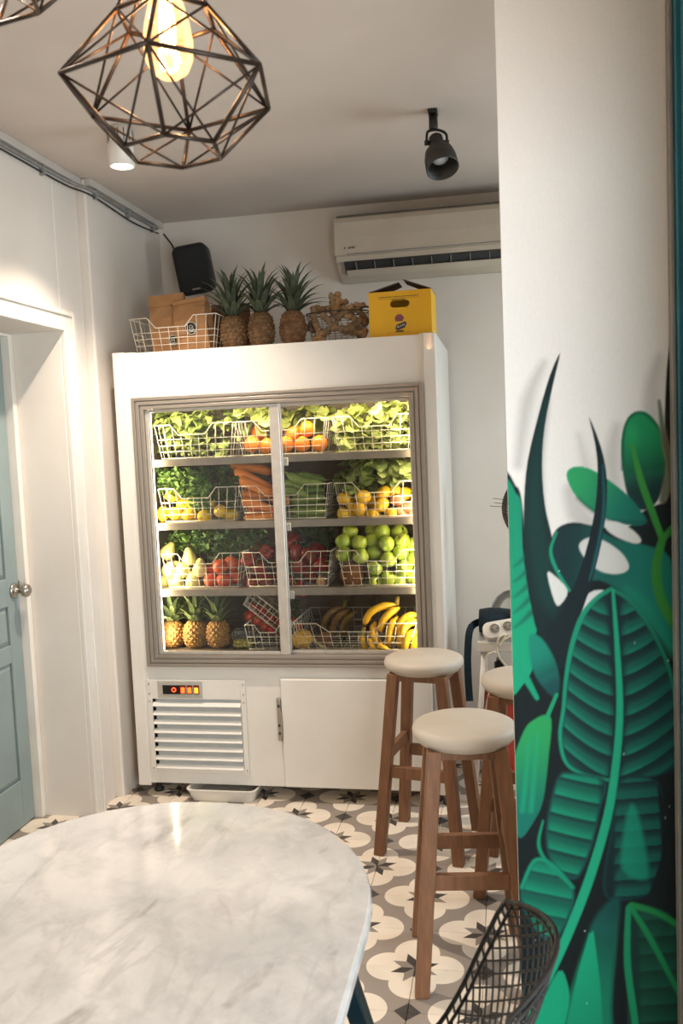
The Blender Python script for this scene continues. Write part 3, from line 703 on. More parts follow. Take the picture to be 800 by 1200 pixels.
MB().lathe([(.006, 0), (.011, 0), (.011, .001), (.006, .001)], 16, (-1.468, gy - .0105, .496), Matrix.Rotation(math.pi / 2, 3, 'X'), caps=False).build('indicator', mat('red_glow', '#e04020', emit='#ff4a20', estr=2.5), cp)
for k, x in enumerate((-1.426, -1.395, -1.364)):
    sw_ = MB().box((x - .013, gy - .011, .477), (x + .013, gy - .0078, .517)).build('switch', mat('switch_body', '#5c2312', '#50200f', rough=.3), cp, bevel=.002)
    MB().box((x - .009, gy - .0125, .482), (x + .009, gy - .0108, .507)).build('switch_lamp', mat('switch_glow%d' % (k == 2), '#f07030', emit=('#ff5a1c', '#ff9a2a')[k == 2], estr=2.2), sw_, bevel=.002)
# lower cupboard door with latch
ld = MB().box((-.981, gy - .016, .072), (-.330, gy + .004, .549)).build('lower_door', FW_, fridge, bevel=.004)
hd = MB().box((-1.001, gy - .014, .275), (-.985, gy + .002, .462)).build('latch', STEEL, fridge, bevel=.003)
for z in (.31, .345, .43): MB().box((-.998, gy - .017, z - .006), (-.988, gy - .0135, z + .006)).build('latch_bolt', DARKGREY, hd)
MB().box((-.987, gy - .024, .30), (-.980, gy - .0155, .405)).build('latch_lever', STEEL, hd, bevel=.002)
for x in (FX0 + .06, FX1 - .06):
    for y in (FY0 + .08, FY1 - .08): MB().lathe([(.001, .0005), (.022, .0005), (.022, .012), (.012, .018), (.012, FZ0 + .001), (.001, FZ0 + .001)], 14, (x, y, 0)).build('foot', BLACK, fridge)
tray = thing('drip_tray', 'shallow white plastic tray on the floor under the display fridge', 'tray', (-1.27, 3.68, 0))
rp = rounded(.158, .16, .03, 4)
MB().loft([[(x * s_, y * s_, z) for x, y in rp] for z, s_ in ((.0005, .90), (.035, .97), (.052, .99), (.052, 1.03), (.056, 1.03), (.056, .97), (.006, .88))], True, False).build('tray_body', PLASTIC_W, tray)

# ------------------------------------------------------------------ wire baskets
def basket_meshes(w, h, d, dip=True, wire=.0014, nw=9, nh=3):
    rim = MB(); ms = MB(); f = .04; hl = h * .70
    fr = [(-w / 2, 0, h), (-w / 2 + w * .20, 0, h), (-w / 2 + w * .30, 0, hl), (w / 2 - w * .36, 0, hl), (w / 2 - w * .26, 0, h), (w / 2, 0, h)] if dip else [(-w / 2, 0, h), (w / 2, 0, h)]
    rim.tube(fr, wire * 1.6, 6); rim.tube([(w / 2, 0, h), (w / 2, d, h), (-w / 2, d, h), (-w / 2, 0, h)], wire * 1.6, 6)
    k = .06 * w                                        # sides lean in toward the base
    bot = [(-w / 2 + k, .015, .003), (w / 2 - k, .015, .003), (w / 2 - k, d - .015, .003), (-w / 2 + k, d - .015, .003)]
    rim.tube(bot + [bot[0]], wire * 1.4, 6)
    def top(x):
        for (a, _, za), (b, _, zb) in zip(fr[:-1], fr[1:]):
            if a <= x <= b: return za + (zb - za) * (x - a) / (b - a + 1e-9)
        return h
    for i in range(nw + 1):
        s_ = -1 + 2 * i / nw; xt = s_ * w / 2; xb = s_ * (w / 2 - k)
        ms.tube([(xt, 0, top(xt)), (xb, .015, .003), (xb, d - .015, .003), (xt, d, h)], wire, 5)
    nd = max(4, int(d / .045))
    for i in range(1, nd):
        y = d * i / nd; ms.tube([(-w / 2, y, h), (-w / 2 + k, y, .003), (w / 2 - k, y, .003), (w / 2, y, h)], wire, 5)
    for j in range(1, nh + 1):
        t_ = j / (nh + 1) * (.72 if dip else 1) + (.04 if dip else 0); z = h * t_; kk = k * (1 - t_); yy = .015 * (1 - t_)
        ms.tube([(-w / 2 + kk, yy, z), (w / 2 - kk, yy, z), (w / 2 - kk, d - yy, z), (-w / 2 + kk, d - yy, z), (-w / 2 + kk, yy, z)], wire, 5)
    return rim, ms
def basket(loc, w, h, d, label, m=None, rot=(0, 0, 0), group=None, **kw):
    t = thing('wire_basket', label, 'basket', loc, 0, group); t.rotation_euler = rot
    r, s_ = basket_meshes(w, h, d, **kw); r.build('rim', m or WIRE, t); s_.build('wire_mesh', m or WIRE, t); return t
BW = {0: (-1.522, -1.160), 1: (-1.150, -.752), 2: (-.722, -.345)}
RW = ('top', 'second', 'third')
CN = (('leafy rocket', 'oranges', 'pale lettuce'), ('lemons and parsley', 'carrots and cucumbers', 'lemons and chard'), ('pears and nectarines', 'red peppers', 'green apples'))
for r, z in enumerate(SHZ):
    for c in range(3):
        a, b = BW[c]; basket(((a + b) / 2, 3.635, z + .001), b - a, (.150, .150, .155)[r], .36, f'white wire basket of {CN[r][c]} on the {RW[r]} fridge shelf', group='fridge shelf baskets')

# ------------------------------------------------------------------ produce
rnd = random.Random(7)
def ico(seg=12, rings=8):
    return [(math.sin(math.pi * i / rings), -math.cos(math.pi * i / rings)) for i in range(rings + 1)]
def fruit_mesh(prof, name, m, n=14, lump=0.0, seed=1, lobes=0):
    b = MB(); b.lathe([(max(r, .0008), z) for r, z in prof], n)
    rr = random.Random(seed); out = []
    ph = [rr.uniform(0, 6.28) for _ in range(6)]
    for v in b.v:
        v = Vector(v); k = 1.0
        if lump: k += lump * (math.sin(v.x * 90 + ph[0]) + math.sin(v.y * 80 + ph[1]) + math.sin(v.z * 70 + ph[2])) / 3
        if lobes: k += .10 * math.cos(lobes * math.atan2(v.y, v.x))
        out.append((v.x * k, v.y * k, v.z))
    b.v = out; me = b.mesh(name); me.materials.append(m); return me
SK_O = mat('orange_skin', '#e98a1c', '#dd7410', rough=.42, scale=30, bump=.25, bscale=260, rnd=.08)
SK_L = mat('lemon_skin', '#f0c52c', '#e6b21c', rough=.42, scale=20, bump=.2, bscale=220, rnd=.06)
SK_A = mat('green_apple_skin', '#a4b445', '#8ea337', rough=.3, scale=25, rnd=.10)
SK_P = mat('pear_skin', '#cfc47e', '#bdb267', rough=.45, scale=25, rnd=.08)
SK_N = mat('nectarine_skin', '#cf5a28', '#a5311d', rough=.38, scale=22, rnd=.10)
SK_R = mat('red_pepper_skin', '#93271b', '#6b1a13', rough=.25, scale=18, rnd=.18)
SK_T = mat('tomato_skin', '#b8351f', '#9c2617', rough=.25, scale=18, rnd=.12)
SK_C = mat('carrot_skin', '#ea8c3c', '#dd7a2a', rough=.5, scale=24, stretch=(1, 1, 6), bump=.2, bscale=60, rnd=.08)
SK_Z = mat('cucumber_skin', '#8a9a4c', '#6c8438', rough=.4, scale=30, stretch=(1, 1, 1), rnd=.15)
SK_K = mat('coconut_husk', '#7b4f2e', '#5e3a20', rough=.9, scale=60, stretch=(1, 1, .15), bump=.8, bscale=120)
SK_B = mat('banana_skin', '#efc02c', '#e2ab1c', rough=.45, scale=16, rnd=.07)
SK_BB = mat('ripe_banana_skin', '#8d6a2a', '#5a4220', rough=.5, scale=22, rnd=.15)
SK_G = mat('ginger_skin', '#a98660', '#8d6b49', rough=.75, scale=40, bump=.4, bscale=90, rnd=.15)
SK_Y = mat('potato_skin', '#b98a63', '#a3714d', rough=.7, scale=30, bump=.2, bscale=60, rnd=.12)
STEM = mat('dry_stem', '#5d4a2c', '#463720', rough=.8, scale=40)
STEMG = mat('green_stem', '#7c8c3c', '#66772f', rough=.6, scale=40)
def sph(r, sz=1.0, k=1.0): return [(r * s_ * k, r * z * sz) for s_, z in ico()]
ME_O = fruit_mesh([(.001, -.034), (.012, -.0338), (.024, -.026), (.033, -.012), (.0365, .002), (.034, .016), (.026, .028), (.014, .0338), (.004, .0335), (.001, .0325)], 'orange', SK_O, 16)
ME_L = fruit_mesh([(.001, -.043), (.004, -.042), (.008, -.037), (.018, -.030), (.027, -.016), (.030, 0), (.027, .015), (.018, .029), (.008, .036), (.001, .038)], 'lemon', SK_L, 14, .02)
ME_A = fruit_mesh([(.001, -.024), (.008, -.028), (.019, -.028), (.030, -.014), (.0355, .003), (.034, .018), (.026, .029), (.014, .032), (.006, .027), (.001, .021)], 'apple', SK_A, 16, .01)
ME_PE = fruit_mesh([(.001, -.030), (.014, -.032), (.028, -.024), (.035, -.006), (.032, .012), (.022, .030), (.016, .044), (.010, .053), (.001, .055)], 'pear', SK_P, 16, .015)
ME_N = fruit_mesh([(.001, -.030), (.016, -.029), (.029, -.017), (.0345, 0), (.031, .016), (.020, .028), (.008, .028), (.001, .022)], 'nectarine', SK_N, 16, .01)
ME_R = fruit_mesh([(.001, -.040), (.012, -.044), (.024, -.036), (.031, -.012), (.035, .014), (.034, .030), (.024, .041), (.010, .037), (.001, .033)], 'red_pepper', SK_R, 18, .03, 3, 4)
ME_T = fruit_mesh(sph(.027, .86), 'tomato', SK_T, 14, .015)
ME_K = fruit_mesh(sph(.056, 1.08), 'coconut', SK_K, 18, .02)
ME_Y = fruit_mesh(sph(.030, 1.35), 'potato', SK_Y, 14, .07, 5)
ME_ST = MB().tube([(0, 0, 0), (.002, 0, .012), (.005, .001, .020)], .0015, 5).mesh('stem'); ME_ST.materials.append(STEM)
ME_STG = MB().tube([(0, 0, 0), (.003, 0, .014), (.008, .001, .024)], [.006, .0035, .004], 6).mesh('stem'); ME_STG.materials.append(STEMG)
ME_CALX = MB().lathe([(.001, .024), (.010, .0235), (.009, .021), (.001, .020)], 7).mesh('calyx'); ME_CALX.materials.append(STEMG)

def rrot(lo=0.9): return (rnd.uniform(-lo, lo), rnd.uniform(-lo, lo), rnd.uniform(0, 6.28))
def fruit(name, me, x, y, Y, label, cat, group, stem=None, sz=.022, scale=1.0, rot=None):
    p = py_(x, y, Y); o = link(name, me, None, p, rot or rrot(), scale * rnd.uniform(.95, 1.05)); tag(o, label, cat, group)
    if stem: link('stem', stem, o, (0, 0, sz))
    return o
LAY = {1: ('only',), 2: ('top', 'bottom'), 3: ('top', 'middle', 'bottom'), 4: ('top', 'second', 'third', 'bottom'), 5: ('top', 'second', 'third', 'fourth', 'bottom'), 6: ('top', 'second', 'third', 'fourth', 'fifth', 'bottom')}
def layers(pts, gap=9):
    rows = []
    for q in sorted(pts, key=lambda q: q[1]):
        if rows and q[1] - rows[-1][0][1] <= gap: rows[-1].append(q)
        else: rows.append([q])
    if len(rows) > 6: return layers(pts, gap + 2)
    return {q: (LAY[len(rows)][i], ORD[k]) for i, r in enumerate(rows) for k, q in enumerate(sorted(r))}
def pile(name, me, pts, Y, label, cat, group, stem=None, sz=.022, scale=1.0, lo=.9):
    noun, where = label.split('|'); lab = layers(pts)
    for k, q in enumerate(pts):
        label = f'{lab[q][1]} {noun} from the left, {lab[q][0]} layer {where}'
        fruit(name, me, q[0], q[1], Y + (q[2] if len(q) > 2 else 0) + rnd.uniform(-.008, .008), label, cat, group, stem, sz, scale, rrot(lo))

# --- leaves
def leaf_mesh(name, L_, Wd, ruff, m, nu=8, nv=5, curl=.5, tipped=True):
    vs = []; fs = []
    for i in range(nu + 1):
        u = i / nu
        wd = Wd * (math.sin(math.pi * min(1, u * .9 + .06)) ** .8 if tipped else (.25 + .75 * math.sin(math.pi * .5 * min(1, u * 1.4))) * (1 - max(0, u - .85) * 3))
        for j in range(nv):
            s_ = -1 + 2 * j / (nv - 1)
            vs.append((s_ * wd * .5 * (1 + .12 * math.sin(u * 17 + j)), u * L_ * math.cos(curl * u), -curl * u * u * L_ * .55 + abs(s_) * wd * .16 + ruff * abs(s_) * math.sin(u * 21 + s_ * 3)))
    for i in range(nu):
        for j in range(nv - 1): a = i * nv + j; fs.append((a, a + 1, a + nv + 1, a + nv))
    b = MB(); b.add(vs, fs, True); b.tube([(0, -.05 * L_, .001), (0, .35 * L_, -.001), (0, .75 * L_ * math.cos(curl * .75), -curl * .31 * L_)], [.0028, .0022, .001], 5)
    me = b.mesh(name); me.materials.append(m); return me
G_ROC = mat('rocket_leaf', '#8d9850', '#6d8238', rough=.5, scale=30, rnd=.25)
G_LET = mat('lettuce_leaf', '#aab065', '#8d9c4e', rough=.5, scale=26, rnd=.18)
G_CHD = mat('chard_leaf', '#84904f', '#6c7d40', rough=.5, scale=30, rnd=.2)
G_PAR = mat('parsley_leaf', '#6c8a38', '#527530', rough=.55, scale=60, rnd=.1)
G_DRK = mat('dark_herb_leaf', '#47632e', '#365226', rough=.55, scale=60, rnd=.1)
LF_ROC = leaf_mesh('leaf', .11, .045, .006, G_ROC, 8, 5, .6); LF_LET = leaf_mesh('leaf', .12, .085, .010, G_LET, 9, 7, .7, False)
LF_CHD = leaf_mesh('leaf', .115, .075, .009, G_CHD, 9, 7, .7, False)
def bunch(name, me, box, n, label, cat, Y0, Y1, scale=(.8, 1.2), group=None, front=True):
    """leaves spread over a photograph rectangle between two depths"""
    x0, y0, x1, y1 = box; c = py_((x0 + x1) / 2, y1, (Y0 + Y1) / 2); t = thing(name, label, cat, c, 0, group)
    for k in range(n):
        p = py_(rnd.uniform(x0, x1), rnd.uniform(y0, y1), rnd.uniform(Y0, Y1)) - c
        a = rnd.uniform(-1.3, 1.3) + math.pi           # growing toward the viewer and sideways
        link('leaf', me, t, p + Vector((0, .05, 0)), (rnd.uniform(-.5, .75), rnd.uniform(-.8, .8), a), rnd.uniform(*scale))
    return t
def herb(box, n, label, m, Y0, Y1, size=.014, name='parsley_bunch', group=None):
    """feathery herb: many small three-lobed leaflets, stems in the middle"""
    x0, y0, x1, y1 = box; c = py_((x0 + x1) / 2, y1, (Y0 + Y1) / 2); t = thing(name, label, 'herbs', c, 0, group)
    b = MB(); st_ = MB(); base = Vector((0, .05, -.01))
    for k in range(n):
        p = py_(rnd.uniform(x0, x1), y0 + (y1 - y0) * rnd.random() ** 1.1, rnd.uniform(Y0, Y1)) - c
        q = Euler((rnd.uniform(-1, 1), rnd.uniform(-1, 1), rnd.uniform(0, 6.28))).to_matrix(); s_ = size * rnd.uniform(.7, 1.3)
        for a in (-.95, 0, .95):
            r_ = Rz(a); b.add([p + q @ (r_ @ Vector(v)) for v in ((0, 0, 0), (-.35 * s_, .55 * s_, .12 * s_), (-.2 * s_, s_, -.05 * s_), (0, .8 * s_, .08 * s_), (.2 * s_, s_, -.05 * s_), (.35 * s_, .55 * s_, .12 * s_))], [(0, 1, 2, 3), (0, 3, 4, 5)])
        if k % 14 == 0: st_.tube([base + Vector((rnd.uniform(-.03, .03), 0, 0)), (base + p) * .5 + Vector((0, 0, .01)), p], .0012, 4)
    o = b.build('foliage', m, t); o['kind'] = 'stuff'; st_.build('stems', STEMG, t); return t

GF = 3.70
# top shelf
bunch('rocket_bunch', LF_ROC, (186, 484, 228, 533), 90, 'bunch of green rocket leaves in the left basket of the top fridge shelf', 'greens', 3.655, 3.80, (.5, .9))
bunch('rocket_bunch', LF_ROC, (224, 482, 270, 533), 90, 'bunch of green rocket leaves beside the oranges on the top fridge shelf', 'greens', 3.655, 3.80, (.5, .9))
bunch('lettuce_head', LF_LET, (282, 480, 322, 498), 28, 'pale leafy lettuce lying over the oranges, left of the centre door bar', 'lettuce', 3.70, 3.90, (.7, 1.0))
bunch('lettuce_head', LF_LET, (334, 480, 384, 496), 30, 'pale leafy lettuce lying behind the oranges, right of the centre door bar', 'lettuce', 3.76, 3.95, (.7, 1.0))
bunch('lettuce_head', LF_LET, (400, 478, 440, 528), 80, 'pale curly lettuce at the left of the top right basket', 'lettuce', 3.655, 3.80, (.5, .85))
bunch('lettuce_head', LF_LET, (442, 475, 482, 528), 90, 'pale curly lettuce heaped at the right end of the top fridge shelf', 'lettuce', 3.655, 3.80, (.5, .9))
pile('orange', ME_O, [(360, 503, .02), (335, 521), (354, 521), (374, 520), (295, 521), (313, 523), (345, 509, .07), (303, 508, .08)], GF, 'orange|of the middle top-shelf basket', 'orange', 'oranges on the top shelf')
# second shelf
pile('lemon', ME_L, [(203, 580, .02), (226, 588, .02), (191, 602), (205, 602), (222, 603), (240, 605), (258, 599), (214, 592, .05), (270, 604, .03), (246, 592, .06)], GF - .01, 'lemon|of the left second-shelf basket', 'lemon', 'lemons in the left basket', lo=1.5)
herb((186, 550, 238, 580), 380, 'bright parsley bunch lying on the left half of the lemons', G_PAR, 3.65, 3.78, .017)
herb((222, 560, 246, 596), 240, 'parsley bunch hanging down in front of the lemons', G_PAR, 3.642, 3.70, .017)
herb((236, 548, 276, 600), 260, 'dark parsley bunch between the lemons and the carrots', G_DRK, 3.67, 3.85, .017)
def carrot(a, b, Y, ra=.021, rb=.012, k=0):
    ra, rb = ra * 1.22, rb * 1.25
    p, q = py_(*a, Y), py_(*b, Y + rnd.uniform(-.02, .05)); c = (p + q) / 2; t = thing('carrot', f'thick orange carrot, {ORD[k]} as counted from the top of the carrot stack', 'carrot', c, 0, 'carrots on the second shelf')
    pts = [p + (q - p) * s_ + Vector((0, 0, .004 * math.sin(s_ * 5 + k))) - c for s_ in (0, .03, .09, .3, .6, .9, .98, 1)]
    rr = [.30, .75, .98, 1.0, .93, .80, .55, .12]; b_ = MB(); b_.tube(pts, [ra * r_ + (rb - ra) * r_ * i / 8 for i, r_ in enumerate(rr)], 12); b_.build('root', SK_C, t)
    MB().tube([pts[0] - (q - p).normalized() * .006, pts[0] + (q - p).normalized() * .004], .006, 7).build('leaf_stump', STEMG, t)
for k, (a, b, dy, ra, rb) in enumerate(sorted([((318, 553), (270, 545), .06, .022, .008), ((275, 553), (326, 574), .0, .020, .014), ((281, 563), (328, 580), -.02, .021, .016), ((283, 578), (330, 582), .03, .018, .012), ((283, 587), (330, 600), -.02, .019, .014),
        ((288, 597), (330, 606), .04, .018, .013), ((287, 607), (334, 604), -.02, .017, .014), ((326, 590), (338, 586), .02, .020, .018), ((290, 570), (332, 592), .07, .02, .014), ((320, 607), (334, 598), .05, .018, .015)], key=lambda c: c[0][1] + c[1][1])):
    carrot(a, b, GF + dy, ra, rb, k)
def cucumber(k, pts, Y, r=.0190):
    P = [py_(x, y, Y + .02 * i / len(pts)) for i, (x, y) in enumerate(pts)]; c = P[len(P) // 2].copy(); t = thing('cucumber', f'green cucumber, {ORD[k]} from the top of the pile beside the carrots', 'cucumber', c, 0, 'cucumbers beside the carrots')
    Q = [p - c for p in spline([tuple(p) for p in P], 6)]; n = len(Q)
    MB().tube(Q, [r * (.25 + .75 * min(1, 5.0 * min(i, n - 1 - i) / n + .05)) for i in range(n)], 10).build('fruit_body', SK_Z, t)
    d = (Q[0] - Q[1]).normalized(); MB().tube([Q[0], Q[0] + d * .014 + Vector((0, 0, .004))], [.005, .003], 6).build('stalk', STEMG, t)
for k, (pts, dy) in enumerate(sorted([([(336, 555), (352, 563), (378, 567)], -.02), ([(350, 555), (365, 560), (381, 562)], .03), ([(331, 565), (343, 568), (357, 574)], 0), ([(331, 574), (346, 577), (360, 580)], -.03), ([(340, 586), (360, 584), (381, 583)], .02),
                ([(338, 588), (358, 592), (382, 592)], .06), ([(340, 598), (360, 600), (382, 598)], -.02), ([(338, 607), (358, 607), (381, 604)], -.01), ([(342, 580), (362, 574), (380, 574)], .06)], key=lambda c: c[0][1][1])): cucumber(k, pts, GF + dy)
pile('lemon', ME_L, [(403, 584), (425, 582), (403, 603), (421, 597), (437, 603), (447, 592), (449, 578, .04), (458, 603), (413, 592, .06), (436, 588, .07), (462, 576, .05), (411, 606, .03), (474, 579, .05)], GF - .01, 'lemon|of the right second-shelf basket', 'lemon', 'lemons in the right basket', lo=1.5)
pile('potato', ME_Y, [(466, 586), (478, 594), (470, 602), (481, 604)], GF, 'pinkish brown potato|beside the lemons', 'potato', 'potatoes beside the lemons', lo=1.5, scale=.9)
bunch('chard_bunch', LF_CHD, (402, 538, 442, 574), 60, 'pale green chard leaves lying over the lemons, left side of the right basket', 'greens', 3.655, 3.80, (.5, .85))
bunch('chard_bunch', LF_CHD, (444, 537, 482, 566), 56, 'green chard leaves lying over the potatoes at the right end of the second shelf', 'greens', 3.655, 3.82, (.5, .85))
# third shelf
pile('pear', ME_PE, [(196, 648, .02), (198, 668), (214, 668, .01), (222, 655, .03), (206, 682), (226, 682), (234, 668, .01), (190, 683, .02)], GF - .005, 'pale yellow pear|of the left third-shelf basket', 'pear', 'pears on the third shelf', ME_ST, .052, 1.0, .8)
pile('nectarine', ME_N, [(258, 664), (271, 660, .02), (247, 680), (262, 680, -.01), (250, 668, .05), (275, 676, .03)], GF - .005, 'red orange nectarine|beside the pears', 'nectarine', 'nectarines on the third shelf', ME_ST, .022)
herb((196, 622, 246, 648), 300, 'tall parsley bunch standing behind the pears', G_PAR, 3.74, 3.92, .017)
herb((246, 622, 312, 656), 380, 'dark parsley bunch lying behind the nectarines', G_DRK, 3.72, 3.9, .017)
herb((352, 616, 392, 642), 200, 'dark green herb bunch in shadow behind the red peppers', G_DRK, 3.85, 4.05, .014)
pile('red_pepper', ME_R, [(292, 657), (305, 668), (314, 648, .03), (330, 660), (346, 648, .03), (352, 664), (341, 634, .06), (362, 652, .02), (374, 662), (295, 682), (312, 684), (340, 684), (352, 690, -.01), (364, 674, .03), (326, 675, .04), (372, 646, .06), (300, 646, .06), (330, 640, .08)], GF + .005, 'red pepper|of the middle third-shelf basket', 'pepper', 'red peppers on the third shelf', ME_STG, .034, .92, 1.3)
fruit('potato', ME_Y, 376, 682, GF - .03, 'small brown potato in the corner of the red pepper basket', 'potato', None, None, 0, .75, (.3, .2, 0))
AP = [(410, 624, .06), (403, 635, .03), (421, 637, .02), (436, 635, .05), (448, 624, .06), (453, 638, .01), (467, 624, .07), (472, 634, .03), (403, 650), (423, 652, -.01), (438, 648, .03), (454, 656, -.01), (470, 648, .01), (482, 640, .04), (439, 667, -.01), (455, 679, -.01), (473, 667), (484, 656, .02), (468, 682), (484, 677), (437, 622, .10), (440, 684, .0)]
pile('green_apple', ME_A, AP, GF - .005, 'green apple|of the right third-shelf basket', 'apple', 'green apples on the third shelf', ME_ST, .022, 1.0, 1.1)
fruit('coconut', ME_K, 413, 673, GF, 'brown hairy coconut in front of the green apples', 'coconut', None)

# --- pineapples
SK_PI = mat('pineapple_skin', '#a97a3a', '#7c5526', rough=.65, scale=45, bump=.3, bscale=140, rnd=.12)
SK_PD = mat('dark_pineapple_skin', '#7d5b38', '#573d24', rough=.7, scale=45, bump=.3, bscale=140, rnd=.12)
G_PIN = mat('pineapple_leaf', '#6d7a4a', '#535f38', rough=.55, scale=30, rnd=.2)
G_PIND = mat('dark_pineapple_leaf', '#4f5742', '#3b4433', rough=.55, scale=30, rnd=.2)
def pine_body(R_, H_, m):
    b = MB(); nA, nZ = 13, 9; vs = []; fs = []
    # base core
    prof = [(.001, 0), (.55, .01), (.86, .12), (1.0, .38), (.98, .6), (.82, .86), (.5, .98), (.001, 1.0)]
    b.lathe([(max(.001, r * R_ * .95), z * H_) for r, z in prof], 20)
    def rad(t):
        for (r0, z0), (r1, z1) in zip(prof[:-1], prof[1:]):
            if z0 <= t <= z1: return r0 + (r1 - r0) * (t - z0) / (z1 - z0 + 1e-9)
        return 0
    for i in range(nZ):                                # spiral rows of diamond eyes
        for j in range(nA):
            a = 2 * math.pi * (j + .5 * (i % 2)) / nA; t0 = (i + .55) / (nZ + .1); dz = .62 / nZ; da = math.pi / nA * .93
            def P(aa, t, k): r = rad(min(max(t, .005), .995)) * R_ * k; return (r * math.cos(aa), r * math.sin(aa), t * H_)
            b.add([P(a - da, t0, .96), P(a, t0 - dz, .96), P(a + da, t0, .96), P(a, t0 + dz, .96), P(a - da * .45, t0, 1.055), P(a, t0 - dz * .45, 1.055), P(a + da * .45, t0, 1.055), P(a, t0 + dz * .45, 1.055), P(a, t0 + dz * .1, 1.10)],
                  [(0, 1, 5, 4), (1, 2, 6, 5), (2, 3, 7, 6), (3, 0, 4, 7), (4, 5, 8), (5, 6, 8), (6, 7, 8), (7, 4, 8)])
    me = b.mesh('fruit_body'); me.materials.append(m); return me
def pine_leaf(L_, w_, m):
    b = MB(); vs = []
    for i in range(6):
        u = i / 5; x = L_ * (.30 * u + .35 * u * u); z = L_ * (u * .95 - .28 * u ** 3); wd = w_ * (1 - u) ** .7 * .5 + .0004
        vs += [(x + wd * .25, -wd, z), (x - wd * .15, 0, z), (x + wd * .25, wd, z)]
    b.add(vs, [(i * 3 + j, i * 3 + j + 1, i * 3 + j + 4, i * 3 + j + 3) for i in range(5) for j in range(2)], True)
    me = b.mesh('leaf'); me.materials.append(m); return me
def pineapple(loc, R_, H_, LL, label, mb, ml, tilt=(0, 0), n=26, group=None):
    t = thing('pineapple', label, 'pineapple', loc, rnd.uniform(0, 6), group); t.rotation_euler = (tilt[0], tilt[1], rnd.uniform(0, .4))
    link('fruit_body', pine_body(R_, H_, mb), t); me = pine_leaf(LL, .032, ml)
    for k in range(n):
        u = k / n; a = k * 2.39996
        link('leaf', me, t, (.016 * (1 - u * .7) * math.cos(a), .016 * (1 - u * .7) * math.sin(a), H_ * (.965 + .12 * u)), (0, (1 - u) * .80 - .40 + rnd.uniform(-.1, .1), a), (1, 1, (.62 + .5 * u) * rnd.uniform(.9, 1.1)))
    return t
for x, lab in ((204, 'leftmost pineapple beside the bright lamp tube on the fridge floor'), (230, 'middle one of the three pineapples inside the fridge'), (257, 'pineapple nearest the little grape tub inside the fridge')):
    p = py_(x, 765, 3.70); pineapple((p.x, p.y, ZB + .001), .054, .124, .165, lab, SK_PI, G_PIN, (0, rnd.uniform(-.04, .04)), 26, 'pineapples inside the fridge')
# bottom shelf
tub = thing('grape_tub', 'small clear plastic tub of yellow grapes beside the pineapples in the fridge', 'tub', (py_(284, 765, 3.66).x, 3.69, ZB + .001))
CLR = thin_glass('clear_plastic', (.93, .94, .93), 1.5, .05, 1.6)
MB().loft([[(x * s_, y * s_, z) for x, y in rounded(.052, .04, .012, 3)] for z, s_ in ((0, .88), (.06, 1.0), (.062, 1.05), (.065, 1.05))], True, False).build('tub_body', CLR, tub)
MB().loft([[(x * s_, y * s_, z) for x, y in rounded(.052, .04, .012, 3)] for z, s_ in ((.066, 1.06), (.072, 1.05), (.082, .95))], True, False).build('lid', CLR, tub)
ME_GR = fruit_mesh(sph(.0085, 1.1), 'grape', mat('grape_skin', '#c9bb55', '#b4a53f', rough=.3, scale=30, rnd=.12), 10)
tp = tub.location
for k in range(36):
    o = link('grape', ME_GR, None, (tp.x + ((k % 6) - 2.5) * .0145 + rnd.uniform(-.002, .002), tp.y + ((k // 6 % 3) - 1) * .0155, tp.z + .011 + (k // 18) * .0155 + rnd.uniform(0, .003)), rrot())
    tag(o, 'yellow green grape in the small clear tub', 'grape', 'grapes in the tub')
bq = py_(284, 700, 3.72)
basket((py_(306, 722, 3.70).x, 3.70, ZB + .125), .24, .075, .20, 'small white wire basket of tomatoes leaning down to the right in the fridge', rot=(math.radians(-8), math.radians(40), math.radians(6)), dip=False, nw=8, nh=2)
pile('tomato', ME_T, [(292, 722, .0), (301, 727), (310, 734, .01), (318, 738), (306, 716, .05), (316, 724, .04), (298, 712, .06), (325, 730, .06), (342, 728, .06), (350, 736, .04)], 3.76, 'red tomato|by the leaning wire basket', 'tomato', 'tomatoes on the fridge floor', ME_CALX, 0)
basket((py_(316, 765, 3.64).x, 3.635, ZB + .001), .215, .115, .34, 'white wire basket standing empty under the leaning tomato basket', group='fridge floor baskets', nw=6, nh=2)
basket((-.668, 3.635, ZB + .001), .545, .120, .36, 'wide white wire basket of bananas on the fridge floor', group='fridge floor baskets', nw=13, nh=2)
mel = thing('netted_melon', 'yellow melon in a net bag at the left of the banana basket', 'melon', py_(354, 749, 3.70))
me_ = fruit_mesh(sph(.046, .95), 'melon_body', mat('melon_skin', '#e5b53c', '#d49d2a', rough=.5, scale=20), 18, .02); link('melon_body', me_, mel)
nb = MB()
for k in range(9):
    a = math.pi * k / 9; nb.tube([(.0475 * math.cos(t_) * math.cos(a), .0475 * math.cos(t_) * math.sin(a), .045 * math.sin(t_)) for t_ in [2 * math.pi * j / 16 for j in range(17)]], .0008, 4)
nb.tube(spline([(.046, 0, .0), (.07, 0, -.012), (.09, -.01, -.03), (.11, -.01, -.036)], 5), [.012] + [.009] * 14 + [.003], 8)
nb.build('net', mat('net_thread', '#c9b98e', '#b8a676', rough=.7), mel)
fruit('coconut', ME_K, 379, 749, 3.72, 'small brown coconut between the netted melon and the bananas', 'coconut', None, None, 0, .62)
def banana_mesh(pts, r, c):
    Q = [p - c for p in spline(pts, 6)]; n = len(Q); b = MB(); rr = []
    for i in range(n):
        u = i / (n - 1); rr.append(r * (.32 if u < .04 else .36 + .64 * min(1, (u - .04) / .18)) * (1 if u < .8 else max(.22, 1 - ((u - .8) / .2) ** 2 * .8)))
    b.tube(Q, rr, 6); return b, Q
